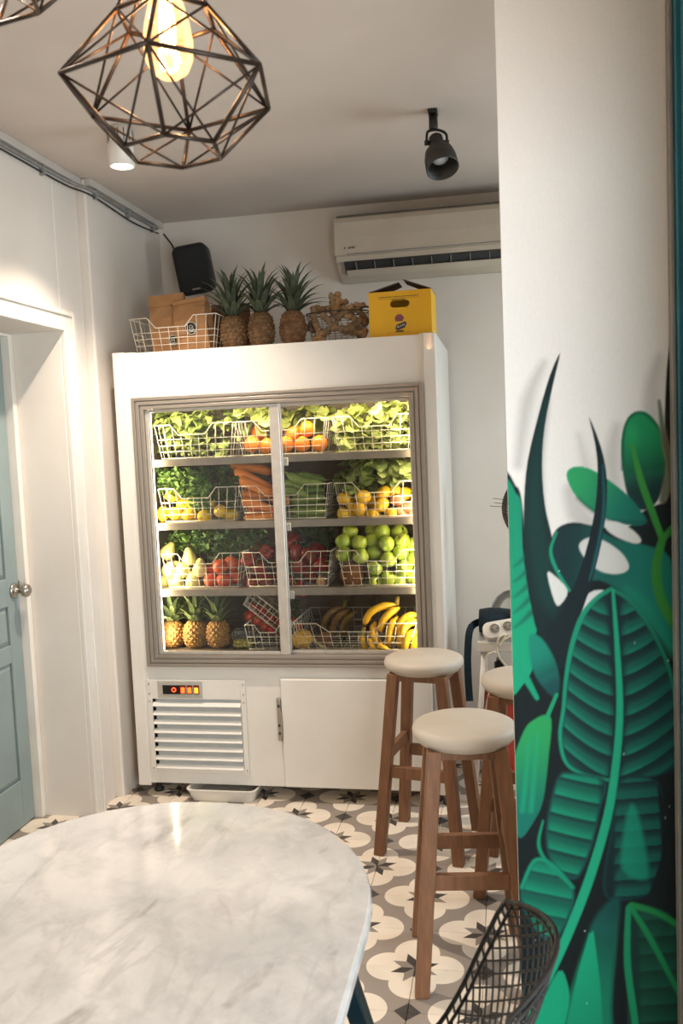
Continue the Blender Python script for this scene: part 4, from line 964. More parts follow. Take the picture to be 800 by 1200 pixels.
def banana_bunch(label, curves, Y, m, group, r=.0175):
    P0 = py_(*curves[0][0], Y); t = thing('banana_bunch', label, 'bananas', P0, 0, group)
    for k, cv in enumerate(curves):
        pts = [py_(x, y, Y - .012 * (k % 3) - .015 * math.sin(math.pi * i / (len(cv) - 1)) + (cv_d if False else 0)) for i, (x, y) in enumerate(cv)]
        b, Q = banana_mesh(pts, r, P0); o = b.build('banana', m, t)
        MB().tube([Q[-1], Q[-1] + (Q[-1] - Q[-2]).normalized() * .006], .004, 6).build('tip', STEM, o)
    MB().tube([(0, 0, -.004), (.004, .01, .012), (.008, .016, .03)], [.012, .010, .009], 8).build('stalk', mat('banana_stalk', '#8a7a30', '#6a5a28', rough=.7), t)
banana_bunch('yellow banana bunch in the middle of the banana basket', [[(464, 708), (446, 711), (433, 719), (427, 732)], [(468, 712), (458, 717), (449, 727), (445, 741)], [(466, 722), (459, 733), (456, 746), (457, 759)], [(440, 728), (437, 740), (441, 750), (446, 756)]], 3.72, SK_B, 'yellow banana bunches')
banana_bunch('yellow banana bunch at the right end of the banana basket', [[(490, 720), (478, 722), (469, 731), (465, 744)], [(492, 727), (478, 731), (470, 744), (468, 760)], [(490, 738), (480, 744), (475, 753), (474, 763)], [(493, 742), (487, 750), (485, 758), (486, 764)]], 3.69, SK_B, 'yellow banana bunches')
banana_bunch('yellow bananas lying low behind the front wires of the banana basket', [[(424, 744), (425, 751), (427, 758), (431, 764)], [(432, 748), (434, 754), (438, 759), (443, 764)], [(442, 754), (447, 758), (452, 761), (457, 765)]], 3.68, SK_B, 'yellow banana bunches', .013)
banana_bunch('brown overripe banana bunch in the shadow at the back of the fridge floor', [[(402, 712), (390, 716), (381, 726), (379, 740)], [(410, 714), (398, 721), (391, 732), (390, 744)], [(418, 716), (406, 726), (402, 736), (404, 748)]], 3.84, SK_BB, None)
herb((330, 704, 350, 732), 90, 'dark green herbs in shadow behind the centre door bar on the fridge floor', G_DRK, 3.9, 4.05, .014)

# ------------------------------------------------------------------ on top of the fridge
ZT = FZ1 + .0005
basket((-1.405, 3.625, ZT), .395, .150, .34, 'white wire basket of brown paper bags on top of the fridge', nh=3)
KRAFT = mat('kraft_paper', '#a4784e', '#946a42', rough=.8, scale=14, bump=.25, bscale=30)
KRAFT2 = mat('dark_kraft_paper', '#7d5534', '#6b472b', rough=.85, scale=14, bump=.25, bscale=30)
STK = mat('black_sticker', '#191614', '#211d1a', rough=.5); STW = mat('sticker_white', '#d8d0c2', rough=.6)
def paper_bag(loc, rz, w, d, h, label, m, fold, tilt=(0, 0), st=None):
    t = thing('paper_bag', label, 'paper bag', loc, rz, 'kraft paper bags'); t.rotation_euler = (tilt[0], tilt[1], rz)
    rr = random.Random(int(w * 1e4) + int(h * 999)); b = MB(); rings = []
    for u, k, e in ((0, 1.0, 1.0), (.3, 1.02, 1.02), (.62, .99, .85), (.84, 1.0, .50), (1.0, 1.02, .22)):
        z = h * u; ring = []
        for (sx, sy) in ((-1, -1), (-.33, -1), (.33, -1), (1, -1), (1, 0), (1, 1), (.33, 1), (-.33, 1), (-1, 1), (-1, 0)):
            gx = .80 if sy == 0 else 1.0                # side gussets
            ring.append((sx * w / 2 * k * (gx if u > .3 else .97 if sy == 0 else 1) + rr.uniform(-.003, .003), sy * d / 2 * e + rr.uniform(-.004, .004), z))
        rings.append(ring)
    b.loft(rings, True, False).build('bag_body', m, t)
    f = MB(); y0 = -d * .11 - .004; hw = w / 2 * 1.03
    f.loft([[(-hw, y0 + .004, h - .002), (hw, y0 + .004, h - .002), (hw, y0 + .01, h - .004), (-hw, y0 + .01, h - .004)], [(-hw, y0 - .004, h + .004), (hw, y0 - .004, h + .006), (hw, y0 + .006, h + .008), (-hw, y0 + .006, h + .006)], [(-hw, y0 - fold * .45, h - fold), (hw, y0 - fold * .42, h - fold * .9), (hw, y0 - fold * .42 + .004, h - fold * .9), (-hw, y0 - fold * .45 + .004, h - fold)]], True, False).build('folded_top', m, t)
    if st:
        sx, sz_, r_ = st; Mx = Matrix.Rotation(math.pi / 2, 3, 'X'); yf = -d / 2 * 1.02 - .004
        MB().lathe([(.001, 0), (r_, 0), (r_, .0008), (.001, .0008)], 24, (sx, yf, sz_), Mx).build('sticker', STK, t)
        MB().lathe([(r_ * .86, .0009), (r_ * .95, .0009), (r_ * .95, .0014), (r_ * .86, .0014)], 24, (sx, yf, sz_), Mx, caps=False).build('sticker_ring', STW, t)
        g = MB()
        for k in range(2): g.tube([(sx + .35 * r_ * math.cos(a) * (1 - .25 * k), yf - .0016, sz_ + (.22 - .42 * k) * -r_ + .22 * r_ * math.sin(a)) for a in [2 * math.pi * j / 12 for j in range(13)]], .0011, 4)
        g.box((sx - r_ * .62, yf - .0018, sz_ - r_ * .56), (sx + r_ * .62, yf - .0010, sz_ - r_ * .48)); g.build('sticker_mark', STW, t)
    return t
paper_bag((-1.455, 3.75, ZT + .008), math.radians(6), .155, .10, .250, 'brown paper bag with a round black sticker, left one in the basket on the fridge', KRAFT, .045, (math.radians(4), math.radians(-3)), (.018, .052, .024))
paper_bag((-1.325, 3.71, ZT + .008), math.radians(-4), .150, .09, .218, 'brown paper bag with a larger black sticker, right one in the fridge-top basket', KRAFT, .012, (math.radians(5), math.radians(-5)), (.005, .095, .029))
paper_bag((-1.235, 3.93, ZT + .001), math.radians(10), .17, .10, .225, 'dark brown paper bag standing behind the basket beside the pineapples', KRAFT2, .03)
for x, lab, tl, hh in ((275, 'pineapple next to the paper bag basket on top of the fridge', -.03, .145), (307, 'middle pineapple of the three on top of the fridge, with the tallest crown', .0, .152), (343, 'pineapple next to the ginger basket on top of the fridge', .05, .148)):
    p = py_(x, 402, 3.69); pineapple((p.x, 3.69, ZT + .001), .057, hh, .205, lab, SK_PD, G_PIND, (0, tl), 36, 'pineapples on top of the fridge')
# round-ended wire basket of ginger
gb = py_(396, 395, 3.72)
t = thing('ginger_basket', 'rounded fine wire basket of ginger between the pineapples and the yellow box', 'basket', (gb.x, 3.73, ZT))
r_ = MB(); w_ = MB(); a_, b_, hb = .138, .085, .128
def ov(z, k, n=28): return [(a_ * k * math.cos(2 * math.pi * j / n), b_ * k * math.sin(2 * math.pi * j / n), z) for j in range(n + 1)]
r_.tube(ov(hb, 1.0), .0028, 6); r_.tube(ov(.004, .82), .0022, 6); r_.build('rim', WIRE_D, t)
for k in range(11): w_.tube(ov(.012 + k * .0105, .83 + .17 * k / 11), .0008, 4)
for k in range(14):
    a = 2 * math.pi * k / 14; w_.tube([(a_ * math.cos(a), b_ * math.sin(a), hb), (a_ * .82 * math.cos(a), b_ * .82 * math.sin(a), .004)], .0014, 4)
w_.build('wire_mesh', mat('fine_wire', '#8d8375', '#7b7265', rough=.4, metal=.6, scale=30), t)
hh_ = MB().tube(spline([(.10, -.06, hb), (.135, -.05, hb + .012), (.155, 0, hb + .002), (.162, .02, hb - .03)], 6), .004, 6).build('handle', WIRE_D, t)
def ginger_mesh(seed):
    rr = random.Random(seed); b = MB(); p = Vector((-.045, 0, 0)); d = Vector((1, 0, 0))
    pts = [p.copy()]; r0 = []
    for k in range(5):
        d = (d + Vector((0, rr.uniform(-.5, .5), rr.uniform(-.4, .4)))).normalized(); p = p + d * .022; pts.append(p.copy())
    q = spline([tuple(v) for v in pts], 3); b.tube(q, [.010 + .006 * abs(math.sin(i * 1.05 + seed)) if 0 < i < len(q) - 1 else .006 for i in range(len(q))], 9)
    for k in range(3):
        s_ = q[rr.randrange(3, len(q) - 2)]; e = Vector((rr.uniform(-.3, .3), rr.uniform(-1, 1), rr.uniform(-1, 1))).normalized() * rr.uniform(.022, .038)
        b.tube([s_, s_ + e * .5, s_ + e * .9, s_ + e], [.010, .0125, .011, .004], 8)
    me = b.mesh('ginger_root'); me.materials.append(SK_G); return me
GM = [ginger_mesh(k) for k in (1, 2, 3, 5)]
GP = [(368, 372, .0, 1.5), (366, 388, .02, .4), (372, 390, -.03, 1.4), (385, 392, -.04, .1), (400, 386, -.04, .2), (412, 392, -.03, .4), (385, 376, -.02, .8), (400, 372, .0, .2), (414, 376, .0, .5), (388, 356, .0, 1.5), (398, 354, .02, 1.4), (378, 366, .04, .6), (408, 364, .03, .3), (420, 366, .03, 1.2), (420, 386, .02, .6), (393, 364, .05, .3)]
GL = layers(GP, 10)
for k, (x, y, dy, an) in enumerate(GP):
    o = link('ginger_root', GM[k % 4], None, py_(x, y, 3.73 + dy), (rnd.uniform(-.4, .4), an, rnd.uniform(-.5, .5)), 1.0); tag(o, f'{GL[GP[k]][1]} knobbly ginger piece from the left, {GL[GP[k]][0]} layer of the fine wire basket', 'ginger', 'ginger on the fridge')
# yellow carton
YEL = mat('yellow_card', '#e0aa14', '#d8a010', rough=.55, scale=6); CARD = mat('brown_card', '#6b5040', '#5d4536', rough=.8, scale=20)
bw, bh, bdp = .258, .183, .20
t = thing('yellow_box', 'yellow cardboard fruit box with a dark hand hole on top of the fridge', 'box', (-.5415 + bw / 2, 3.605, ZT), math.radians(-1))
x0, x1 = -bw / 2, bw / 2
b = MB(); th = .004; hz, hw_, hr = bh * .715, .040, .0145     # front with the oblong hand hole
hole = [(math.cos(math.radians(a)) * hr + (hw_ - hr if abs(a) <= 90 else -(hw_ - hr)), hz + math.sin(math.radians(a)) * hr) for a in [-90, -60, -30, 0, 30, 60, 90, 91, 120, 150, 180, -150, -120, -91]]
outer = [(x, z) for x, z in ((0.0, 0), (x1, 0), (x1, hz), (x1, bh), (0, bh), (x0, bh), (x0, hz), (x0, 0))]
def strip(y): return [(x, y, z) for x, z in outer], [(x, y, z) for x, z in hole]
import bmesh
def face_with_hole(y, th, m, name, parent):
    bm = bmesh.new(); es = []
    for loop in (outer, hole):
        vs = [bm.verts.new((x, y, z)) for x, z in loop]; es += [bm.edges.new((vs[i], vs[(i + 1) % len(vs)])) for i in range(len(vs))]
    bmesh.ops.triangle_fill(bm, edges=es, use_beauty=True)
    r = bmesh.ops.extrude_face_region(bm, geom=bm.faces[:]); bmesh.ops.translate(bm, verts=[v for v in r['geom'] if isinstance(v, bmesh.types.BMVert)], vec=(0, th, 0))
    bmesh.ops.recalc_face_normals(bm, faces=bm.faces); me = bpy.data.meshes.new(name); bm.to_mesh(me); bm.free(); me.materials.append(m); return link(name, me, parent)
face_with_hole(0, th, YEL, 'front_panel', t)
MB().box((x0, th, 0), (x0 + th, bdp, bh)).build('side_panel', YEL, t); MB().box((x1 - th, th, 0), (x1, bdp, bh)).build('side_panel', YEL, t)
MB().box((x0 + th, bdp - th, 0), (x1 - th, bdp, bh)).build('back_panel', YEL, t); MB().box((x0 + th, th, .001), (x1 - th, bdp - th, .004)).build('bottom_panel', CARD, t)
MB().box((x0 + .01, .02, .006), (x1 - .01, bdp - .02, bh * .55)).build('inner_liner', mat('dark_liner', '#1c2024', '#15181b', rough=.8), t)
for s_, nm in ((-1, 'flap'), (1, 'flap')):             # top flaps standing open like a low roof
    xa, xb = s_ * bw / 2, s_ * .008 + (.004 if s_ > 0 else 0); zr = bh + (.040 if s_ < 0 else .050)
    MB().add([(xa, .012, bh), (xb, .05, zr), (xb, bdp - .04, zr), (xa, bdp - .012, bh), (xa, .012, bh + .004), (xb, .05, zr + .004), (xb, bdp - .04, zr + .004), (xa, bdp - .012, bh + .004)], [(0, 1, 2, 3), (7, 6, 5, 4), (0, 4, 5, 1), (1, 5, 6, 2), (2, 6, 7, 3), (3, 7, 4, 0)]).build(nm, CARD, t)
INK = mat('dark_print', '#4a3a1a', '#4a3a1a', rough=.6); INKB = mat('blue_print', '#2b2f45', rough=.6); INKR = mat('purple_print', '#7a4450', rough=.6); INKW = mat('white_print', '#d9cfae', rough=.6)
pr = MB(); rr = random.Random(3); x = -.088
while x < .080:
    w = rr.uniform(.004, .013); pr.box((x, -.0006, bh * .868), (x + w, -.0002, bh * .868 + .0028)); x += w + .0025
pr.box((-.088, -.0006, bh * .835), (.08, -.0002, bh * .835 + .0008)); pr.box((-.034, -.0006, bh * .80), (.022, -.0002, bh * .80 + .003)); pr.box((-.055, -.0006, .014), (.04, -.0002, .0148))
pr.build('small_print', INK, t)
em = MB(); em.prism([(a, b) for a, b in ((-.020, .060), (.010, .060), (.016, .075), (.004, .088), (-.012, .088), (-.022, .076))], 1, -.0006, -.0002).build('emblem', INKR, t)
MB().prism([(-.022, .030), (-.010, .024), (.018, .034), (.026, .050), (.020, .058), (-.016, .046)], 1, -.0009, -.0004).build('emblem_banner', INKB, t)
Mx = Matrix.Translation((.001, -.0012, .0415)) @ Matrix.Rotation(math.radians(-20), 4, 'Y') @ Matrix.Rotation(math.pi / 2, 4, 'X')
text_mesh('Bonita', .0135, INKW, 'lettering', t, Mx, .0002, .2)
pr = MB(); pr.box((-.020, -.0007, .0165), (.012, -.0002, .0235)); pr.build('caption_print', INK, t)

# ------------------------------------------------------------------ bar stools
WOOD = mat('stool_wood', '#845a3c', '#6f4a2f', rough=.5, scale=14, stretch=(6, 6, .6), bump=.06, bscale=60)
SEATM = mat('stool_seat_vinyl', '#c2b7a8', '#bcb0a0', rough=.5, scale=10)
def stool():
    t = thing('bar_stool', 'x', 'stool')
    MB().lathe([(.001, .682), (.135, .682), (.1365, .688), (.144, .692), (.150, .702), (.1505, .714), (.146, .724), (.134, .7295), (.001, .732)], 48).build('seat', SEATM, t)
    for a in range(4):                                  # apron rails
        q = Rz(a * math.pi / 2); MB().box((-.085, -.106, .655), (.085, -.088, .6815), q).build('apron', WOOD, t, bevel=.002)
    def leg_at(sx, sy, z): k = (.681 - z) / .681; return Vector((sx * (.092 + .060 * k), sy * (.092 + .060 * k), z))
    for sx in (-1, 1):
        for sy in (-1, 1):
            a, b = leg_at(sx, sy, .6815), leg_at(sx, sy, .0005); b.z = .0005
            h = .0205; b2 = MB(); b2.loft([[(p.x - h, p.y - h, p.z), (p.x + h, p.y - h, p.z), (p.x + h, p.y + h, p.z), (p.x - h, p.y + h, p.z)] for p in (b, a)], True, False); b2.build('leg', WOOD, t, bevel=.003)
    for k in range(4):
        q = Rz(k * math.pi / 2); z = .315 if k % 2 == 0 else .375
        p = leg_at(-1, -1, z); e = abs(p.x) - .012
        MB().box((-e, -abs(p.x) - .011, z - .022), (e, -abs(p.x) + .011, z + .022), q).build('stretcher', WOOD, t, bevel=.002)
    return t
s0 = stool()
for k, (x, y, a, lab) in enumerate(((-.142, 2.478, 7.5, 'nearest wooden bar stool with a round cream seat beside the mural pillar'), (-.330, 3.245, -11, 'wooden bar stool with a round cream seat in front of the fridge cupboard door'), (.042, 2.985, -8, 'wooden bar stool mostly hidden behind the mural pillar'))):
    o = s0 if k == 0 else copy_tree(s0)
    o.location = (x, y, 0); o.rotation_euler = (0, 0, math.radians(a)); o['label'] = lab; o['group'] = 'cream topped bar stools'

# ------------------------------------------------------------------ marble table
def marble():
    m = bpy.data.materials.new('white_marble'); m.use_nodes = True; N = m.node_tree.nodes; L = m.node_tree.links; b = N['Principled BSDF']
    tc = N.new('ShaderNodeTexCoord'); mp = N.new('ShaderNodeMapping'); mp.inputs['Rotation'].default_value = (0, 0, math.radians(35)); L.new(tc.outputs['Object'], mp.inputs[0])
    n0 = N.new('ShaderNodeTexNoise'); n0.inputs['Scale'].default_value = 4.5; n0.inputs['Detail'].default_value = 8; n0.inputs['Roughness'].default_value = .62; n0.inputs['Distortion'].default_value = .8; L.new(mp.outputs[0], n0.inputs['Vector'])
    r0 = N.new('ShaderNodeValToRGB'); L.new(n0.outputs[0], r0.inputs[0]); e = r0.color_ramp.elements
    e[0].position = .30; e[0].color = (*lin('#c2c2c0'), 1); e[1].position = .62; e[1].color = (*lin('#dad7d3'), 1)
    mp2 = N.new('ShaderNodeMapping'); mp2.inputs['Rotation'].default_value = (0, 0, math.radians(-52)); mp2.inputs['Scale'].default_value = (1, .33, 1); L.new(tc.outputs['Object'], mp2.inputs[0])
    n1 = N.new('ShaderNodeTexNoise'); n1.inputs['Scale'].default_value = 5.5; n1.inputs['Detail'].default_value = 7; n1.inputs['Distortion'].default_value = 1.3; L.new(mp2.outputs[0], n1.inputs['Vector'])
    E.nt = m.node_tree
    vein = E.op('ABSOLUTE', E(n1.outputs[0]) - .5); vein = E.op('SUBTRACT', 1.0, E.op('MULTIPLY', vein, 26.0, clamp=True), clamp=True)
    msk = E.op('MULTIPLY', E.op('SUBTRACT', E(n0.outputs[0]), .40, clamp=True), 3.2, clamp=True)
    f1 = vein * msk * .36
    n2 = N.new('ShaderNodeTexNoise'); n2.inputs['Scale'].default_value = 17; n2.inputs['Detail'].default_value = 4; n2.inputs['Distortion'].default_value = .6; L.new(mp2.outputs[0], n2.inputs['Vector'])
    f2 = E.op('MULTIPLY', E.op('SUBTRACT', E(n2.outputs[0]), .615, clamp=True), 8.0, clamp=True) * E.op('MULTIPLY', E.op('SUBTRACT', .60, E(n0.outputs[0]), clamp=True), 5.0, clamp=True) * .6
    n3 = N.new('ShaderNodeTexNoise'); n3.inputs['Scale'].default_value = 13; n3.inputs['Detail'].default_value = 9; n3.inputs['Roughness'].default_value = .7; n3.inputs['Distortion'].default_value = .5; L.new(mp.outputs[0], n3.inputs['Vector'])
    f3 = E.op('MULTIPLY', E.op('SUBTRACT', .54, E(n3.outputs[0]), clamp=True), 3.2, clamp=True) * .55
    col = emix(f3, E(r0.outputs[0]), '#9c9a9a'); col = emix(f1, col, '#7f7a78'); col = emix(f2, col, '#766a63')
    L.new(col.s, b.inputs['Base Color']); b.inputs['Roughness'].default_value = .10; b.inputs['Coat Weight'].default_value = .3; b.inputs['Coat Roughness'].default_value = .04
    return m
tc_x, t_w, t_y1, t_y0 = -.672, .424, 1.825, -.15
tab = thing('marble_table', 'long white marble table with rounded ends and dark teal steel legs', 'table', (tc_x, (t_y0 + t_y1) / 2, 0))
out = []
LY = (t_y1 - t_y0) / 2; rc = .40
for sgn_x, sgn_y, a0 in ((1, 1, 0), (-1, 1, 90), (-1, -1, 180), (1, -1, 270)):
    for k in range(13):
        a = math.radians(a0 + 90 * k / 12); cx, cy = sgn_x * (t_w - rc), sgn_y * (LY - .45)
        out.append((cx + rc * math.cos(a), cy + .45 * math.sin(a)))
MB().loft([[(x * s_, y * (1 - (1 - s_) * .42), z) for x, y in out] for z, s_ in ((.7205, .975), (.7225, .99), (.728, 1.0), (.743, 1.0), (.748, .995), (.750, .985))], True, False).build('marble_top', marble(), tab)
TEALM = mat('teal_steel', '#12303a', '#0f2a33', rough=.35, metal=.3, scale=20)
MB().box((-.30, -LY + .3, .700), (.30, LY - .3, .720)).build('under_frame', TEALM, tab)
la = py_(404, 1140, 1.52); lb = py_(424, 1200, 1.52); dz = (lb - la) / (lb.z - la.z)
tp_ = la + dz * (.712 - la.z); ft = la + dz * (.002 - la.z); oy = tab.location.y
for sx in (1, -1):
    for sy in (1, -1):
        X1, X2 = (tp_.x - tc_x) * sx, (ft.x - tc_x) * sx; yy = (tp_.y - oy) * sy
        b = MB(); hw, hh2 = .017, .020
        b.loft([[(x - hw, yy - hh2, z), (x + hw, yy - hh2, z), (x + hw, yy + hh2, z), (x - hw, yy + hh2, z)] for x, z in ((X2, .0005), (X1, .712))], True, False); b.build('leg', TEALM, tab, bevel=.002)

# ------------------------------------------------------------------ black wire chair
def wire_chair():
    t = thing('wire_chair', 'black wire mesh shell chair pushed up to the marble table', 'chair', (-.002, 1.255, 0))
    CW = mat('black_wire', '#23211f', '#2d2a27', rough=.4, metal=.4, scale=40)
    prof = spline([(.056, 0, .812), (.030, 0, .735), (-.015, 0, .645), (-.065, 0, .548), (-.125, 0, .468), (-.215, 0, .432), (-.33, 0, .432), (-.43, 0, .440), (-.485, 0, .425)], 8)
    n = len(prof) - 1
    def Sf(u, v):
        v = min(max(v, 0), 1); i = min(int(v * n), n - 1); p = prof[i].lerp(prof[i + 1], v * n - i)
        hw = .175 + .045 * math.sin(math.pi * min(1, v * 1.15)) ** 1; e = max(0, (.14 - v) / .14); hw *= 1 - .14 * e ** 2
        e2 = max(0, (v - .88) / .12); hw *= 1 - .35 * e2 ** 2
        back = max(0, 1 - v * 1.6); x = p.x - .072 * u * u * (.35 + .65 * back); z = p.z + .030 * u * u * (1 - back) - .030 * u * u * e
        return Vector((x, u * hw, z))
    rim = MB(); per = [(1, v / 30) for v in range(31)] + [(1 - 2 * k / 14, 1) for k in range(1, 15)] + [(-1, 1 - v / 30) for v in range(1, 31)] + [(-1 + 2 * k / 14, 0) for k in range(1, 15)]
    o1 = [Sf(u, v) for u, v in per]; o2 = [Sf(u * .90, .035 + v * .93) + Vector((0, 0, .002)) for u, v in per]
    rim.tube(o1, .0042, 8); rim.build('outer_rim', CW, t); MB().tube(o2, .0032, 6).build('inner_rim', CW, t)
    rg = MB()
    for k in range(0, len(per) - 1, 1): rg.tube([o1[k], o2[k]], .0022, 5)
    rg.build('rim_rungs', CW, t)
    ms = MB(); N_ = 30
    for fam in (1, -1):
        for k in range(-15, 41):
            pts = []
            for s_ in range(N_ + 1):
                u = -.90 + 1.80 * s_ / N_; v = .035 + (k / 28) + fam * (u / .9) * .22
                if .035 <= v <= .965: pts.append(Sf(u, v))
            if len(pts) > 1: ms.tube(pts, .0019, 5)
    ms.build('wire_mesh', CW, t)
    lg = [(-.10, -.13), (-.10, .13), (-.36, -.13), (-.36, .13)]
    for x, y in lg:
        MB().tube([(x * .9 - .02, y * .8, .425), (x + (.10 if x > -.2 else -.03), y * 1.55, .003)], .0055, 8).build('leg', CW, t)
    br = MB()
    for a, b in ((0, 1), (2, 3), (0, 3), (1, 2)): br.tube([(lg[a][0] * .95 + .01, lg[a][1], .30), (lg[b][0] * .95 + .01, lg[b][1], .30)], .0035, 6)
    br.tube([(-.09, -.104, .428), (-.09, .104, .428)], .005, 6); br.tube([(-.344, -.104, .428), (-.344, .104, .428)], .005, 6)
    br.build('brace', CW, t)
wire_chair()

# ------------------------------------------------------------------ the little table in the back right bay
t = thing('side_table', 'small white folding side table against the back wall behind the stools', 'table', (.16, 3.80, 0))
TZ = .700
MB().box((-.30, -.20, TZ - .045), (.36, .22, TZ)).build('table_top', PLASTIC_W, t, bevel=.006)
for x, y, fx in ((-.275, -.17, -.335), (-.275, .19, -.335), (-.145, -.185, -.145), (.33, -.17, .36), (.33, .19, .36)):
    b = MB().tube([(x, y, TZ - .045), (fx, y - .02, .004)], .014, 10); b.build('leg', PLASTIC_W, t)
    MB().lathe([(.001, .0005), (.021, .0005), (.019, .018), (.001, .02)], 12, (fx, y - .02, 0)).build('foot_cap', PLASTIC_W, t)
NAVY = mat('navy_cloth', '#1d2f3b', '#16262f', rough=.9, scale=60, bump=.3, bscale=120)
t = thing('navy_bag', 'folded dark navy bag lying on the small white table with its strap hanging down', 'bag', (-.02, 3.78, TZ))
b = MB(); rg = []
for u in range(9):
    x = -.115 + u * .045; k = 1 - .25 * (u / 8 - .5) ** 2
    rg.append([(x, .11 * k * math.cos(a), .052 + (.050 + .006 * math.sin(u * 1.3)) * k * math.sin(a)) for a in [2 * math.pi * j / 16 for j in range(16)]])
b.loft(rg, True, True).build('bag_body', NAVY, t)
sp1 = [(-.105, -.02, .055), (-.150, -.10, .040), (-.162, -.16, -.05), (-.163, -.17, -.15), (-.160, -.17, -.255)]
b = MB()
for a, c in zip(spline(sp1, 5)[:-1], spline(sp1, 5)[1:]): b.bar(a, c, .030, .006, (1, 0, 0) if False else (0, 1, .01))
b.build('strap', NAVY, t)
t = thing('power_strip', 'white power strip with round sockets leaning on the navy bag', 'power strip', (-.085, 3.60, TZ + .004)); t.rotation_euler = (math.radians(-32), math.radians(-9), math.radians(6))
ps = MB(); ps.loft([[(x, y, z * k) for x, z in [(q[0] + .11, q[1] + .036) for q in rounded(.135, .036, .03, 5)]] for y, k in ((0, 1), (-.028, 1), (-.034, .96))], True, True).build('case', PLASTIC_W, t, bevel=.003)
MXr = Matrix.Rotation(math.pi / 2, 3, 'X')
for k in range(4):
    so = MB().lathe([(.0215, 0), (.024, 0), (.024, .0035), (.0205, .0035)], 20, (.025 + k * .055, -.0335, .038), MXr, caps=False).build('socket_ring', PLASTIC_W, t)
    MB().lathe([(.001, .0002), (.020, .0002), (.020, .0012), (.001, .0012)], 18, (.025 + k * .055, -.0335, .038), MXr).build('socket_well', mat('socket_grey', '#8f877a', '#857d70', rough=.6), so)
    for s_ in (-1, 1): MB().lathe([(.001, .0013), (.003, .0013), (.003, .002), (.001, .002)], 8, (.025 + k * .055 + s_ * .009, -.0335, .038), MXr).build('pin_hole', DARKGREY, so)
CREAM = mat('cream_cable', '#d8cdb8', '#cfc3ad', rough=.5)
def pc(x, y, Y): return tuple(py_(x, y, Y))
cable('power_cable', [pc(600, 744, 3.585), pc(590, 750, 3.578), pc(585, 757, 3.575), pc(592, 744, 3.58), pc(584, 748, 3.575), pc(582, 762, 3.585), pc(586, 772, 3.59), pc(596, 785, 3.60), pc(606, 800, 3.62)], .0045, CREAM, 'cream cable looped over the front edge of the small white table')
cable('power_cable', [pc(581, 764, 3.575), pc(571, 768, 3.58), pc(570, 785, 3.585), pc(577, 800, 3.59), pc(571, 822, 3.60), pc(568, 860, 3.62), pc(566, 915, 3.66)], .0045, CREAM, 'cream cable hanging down past the navy strap to the floor')
t = thing('clear_dome', 'clear plastic dome cover standing behind the navy bag on the small table', 'dome cover', (py_(600, 718, 3.9).x, 3.90, TZ + .0005))
CL2 = thin_glass('dome_plastic', (.88, .89, .88), 1.5, .08, 1.8)
MB().lathe([(.10, .028), (.098, .06), (.088, .10), (.066, .135), (.035, .158), (.001, .166)], 24, caps=False).build('dome', CL2, t)
MB().lathe([(.001, 0), (.104, 0), (.108, .012), (.106, .028), (.090, .030), (.001, .030)], 24).build('base', mat('frosted_plastic', '#c9c6c0', '#bdbab3', rough=.3), t)
# lamp with a dark wicker shade on a wooden stem
t = thing('wicker_lamp', 'small lamp with a dark wicker shade on a wooden stem beside the mural pillar', 'lamp', (.044, 3.72, TZ + .0005))
zs0 = py_(601, 625, 3.72).z - TZ; zs1 = py_(598, 568, 3.72).z - TZ
WK = mat('dark_wicker', '#46392e', '#352b23', rough=.7, scale=50)
MB().lathe([(.001, 0), (.05, 0), (.05, .10), (.042, .105), (.001, .105)], 20).build('base', mat('dark_wood', '#4a3021', '#3a2519', rough=.6, scale=20), t)
MB().tube([(-.026, 0, .105), (-.026, 0, zs0 - .06)], .019, 12).build('stem', mat('pale_wood', '#b98d66', '#a87b55', rough=.6, scale=14, stretch=(5, 5, .5)), t)
MB().lathe([(.014, zs0 - .06), (.018, zs0 - .055), (.018, zs0 - .01), (.008, zs0)], 14, (-.025, 0, 0)).build('socket', PLASTIC_W, t)
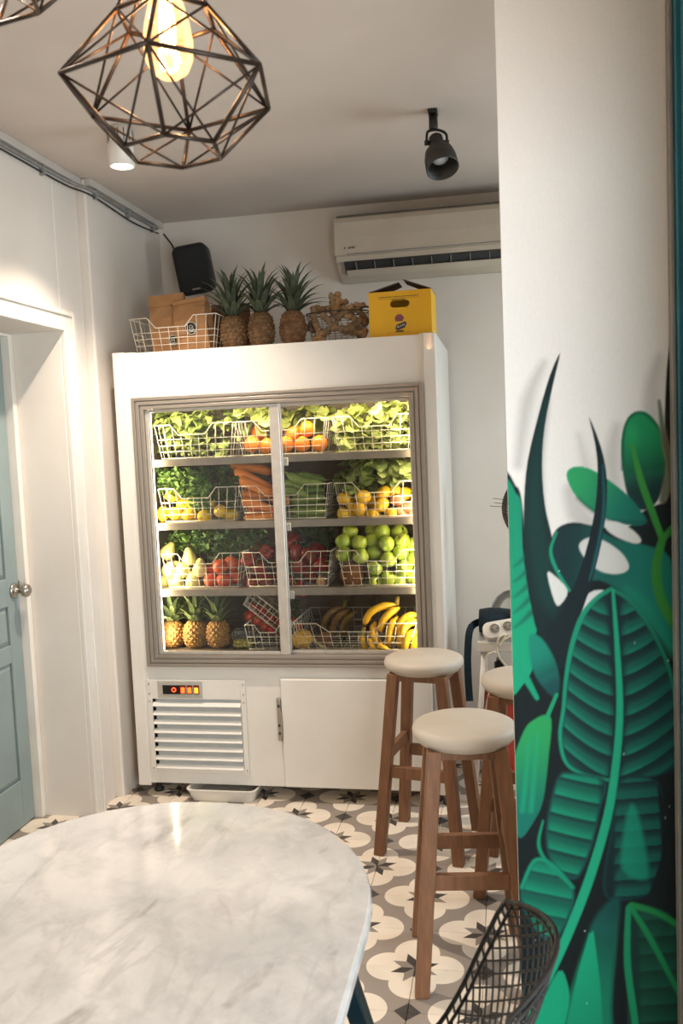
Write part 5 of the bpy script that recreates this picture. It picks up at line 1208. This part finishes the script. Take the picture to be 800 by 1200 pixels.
wk = MB(); H_ = zs1 - zs0
for k in range(22):
    u = (k + .5) / 22; r_ = .068 * math.sin(math.pi * (u * .92 + .04)) ** .5
    wk.tube([(r_ * math.cos(a), r_ * math.sin(a), zs0 + u * H_) for a in [2 * math.pi * j / 18 for j in range(19)]], .0034, 5)
for k in range(10):
    a = 2 * math.pi * k / 10; wk.tube([(.066 * math.sin(math.pi * (u * .92 + .04)) ** .5 * math.cos(a), .066 * math.sin(math.pi * (u * .92 + .04)) ** .5 * math.sin(a), zs0 + u * H_) for u in [j / 8 for j in range(9)]], .003, 5)
wk.build('wicker_shade', WK, t)
sp_ = MB()
for k, (dx, z) in enumerate(((-.105, .70), (-.118, .55), (-.10, .62))): sp_.tube([(-.04, 0, zs0 + z * H_ - .004), (dx, -.012 * k, zs0 + z * H_ + .006)], .0012, 4)
sp_.build('loose_wires', WIRE_D, t)
MB().lathe([(.001, .045), (.016, .05), (.022, .075), (.014, .10), (.001, .105)], 14, (0, 0, zs0 - .03)).build('bulb', mat('wicker_bulb_glow', '#ffdca8', emit='#ffd29a', estr=6), t)
l_ = lamp('wicker_lamp_light', 'POINT', (0, 0, zs0 - .02), 1.2, (1, .75, .45), shadow_soft_size=.02); l_.parent = t
# red cylinder under the table
rc_ = px(592, 908, 2, 0)
t = thing('red_extinguisher', 'red fire extinguisher standing on the floor under the small white table', 'extinguisher', (-.058, 3.93, 0))
RED = mat('red_enamel', '#c03a22', '#b3331d', rough=.28, scale=8, coat=.4)
MB().lathe([(.001, .0005), (.070, .0005), (.075, .012), (.075, .42), (.070, .445), (.050, .472), (.024, .487), (.020, .50), (.001, .50)], 28).build('cylinder', RED, t)
MB().lathe([(.001, .50), (.022, .50), (.022, .53), (.001, .53)], 14).bar((0, .02, .54), (0, -.09, .555), .022, .014).build('valve', BLACK, t)
lb_ = MB()
for k in range(6): lb_.box((-.004, -.0775, .13 + k * .018), (.004, -.0745, .140 + k * .018), Rz(math.radians(52)))
lb_.build('label_print', INKW, t)
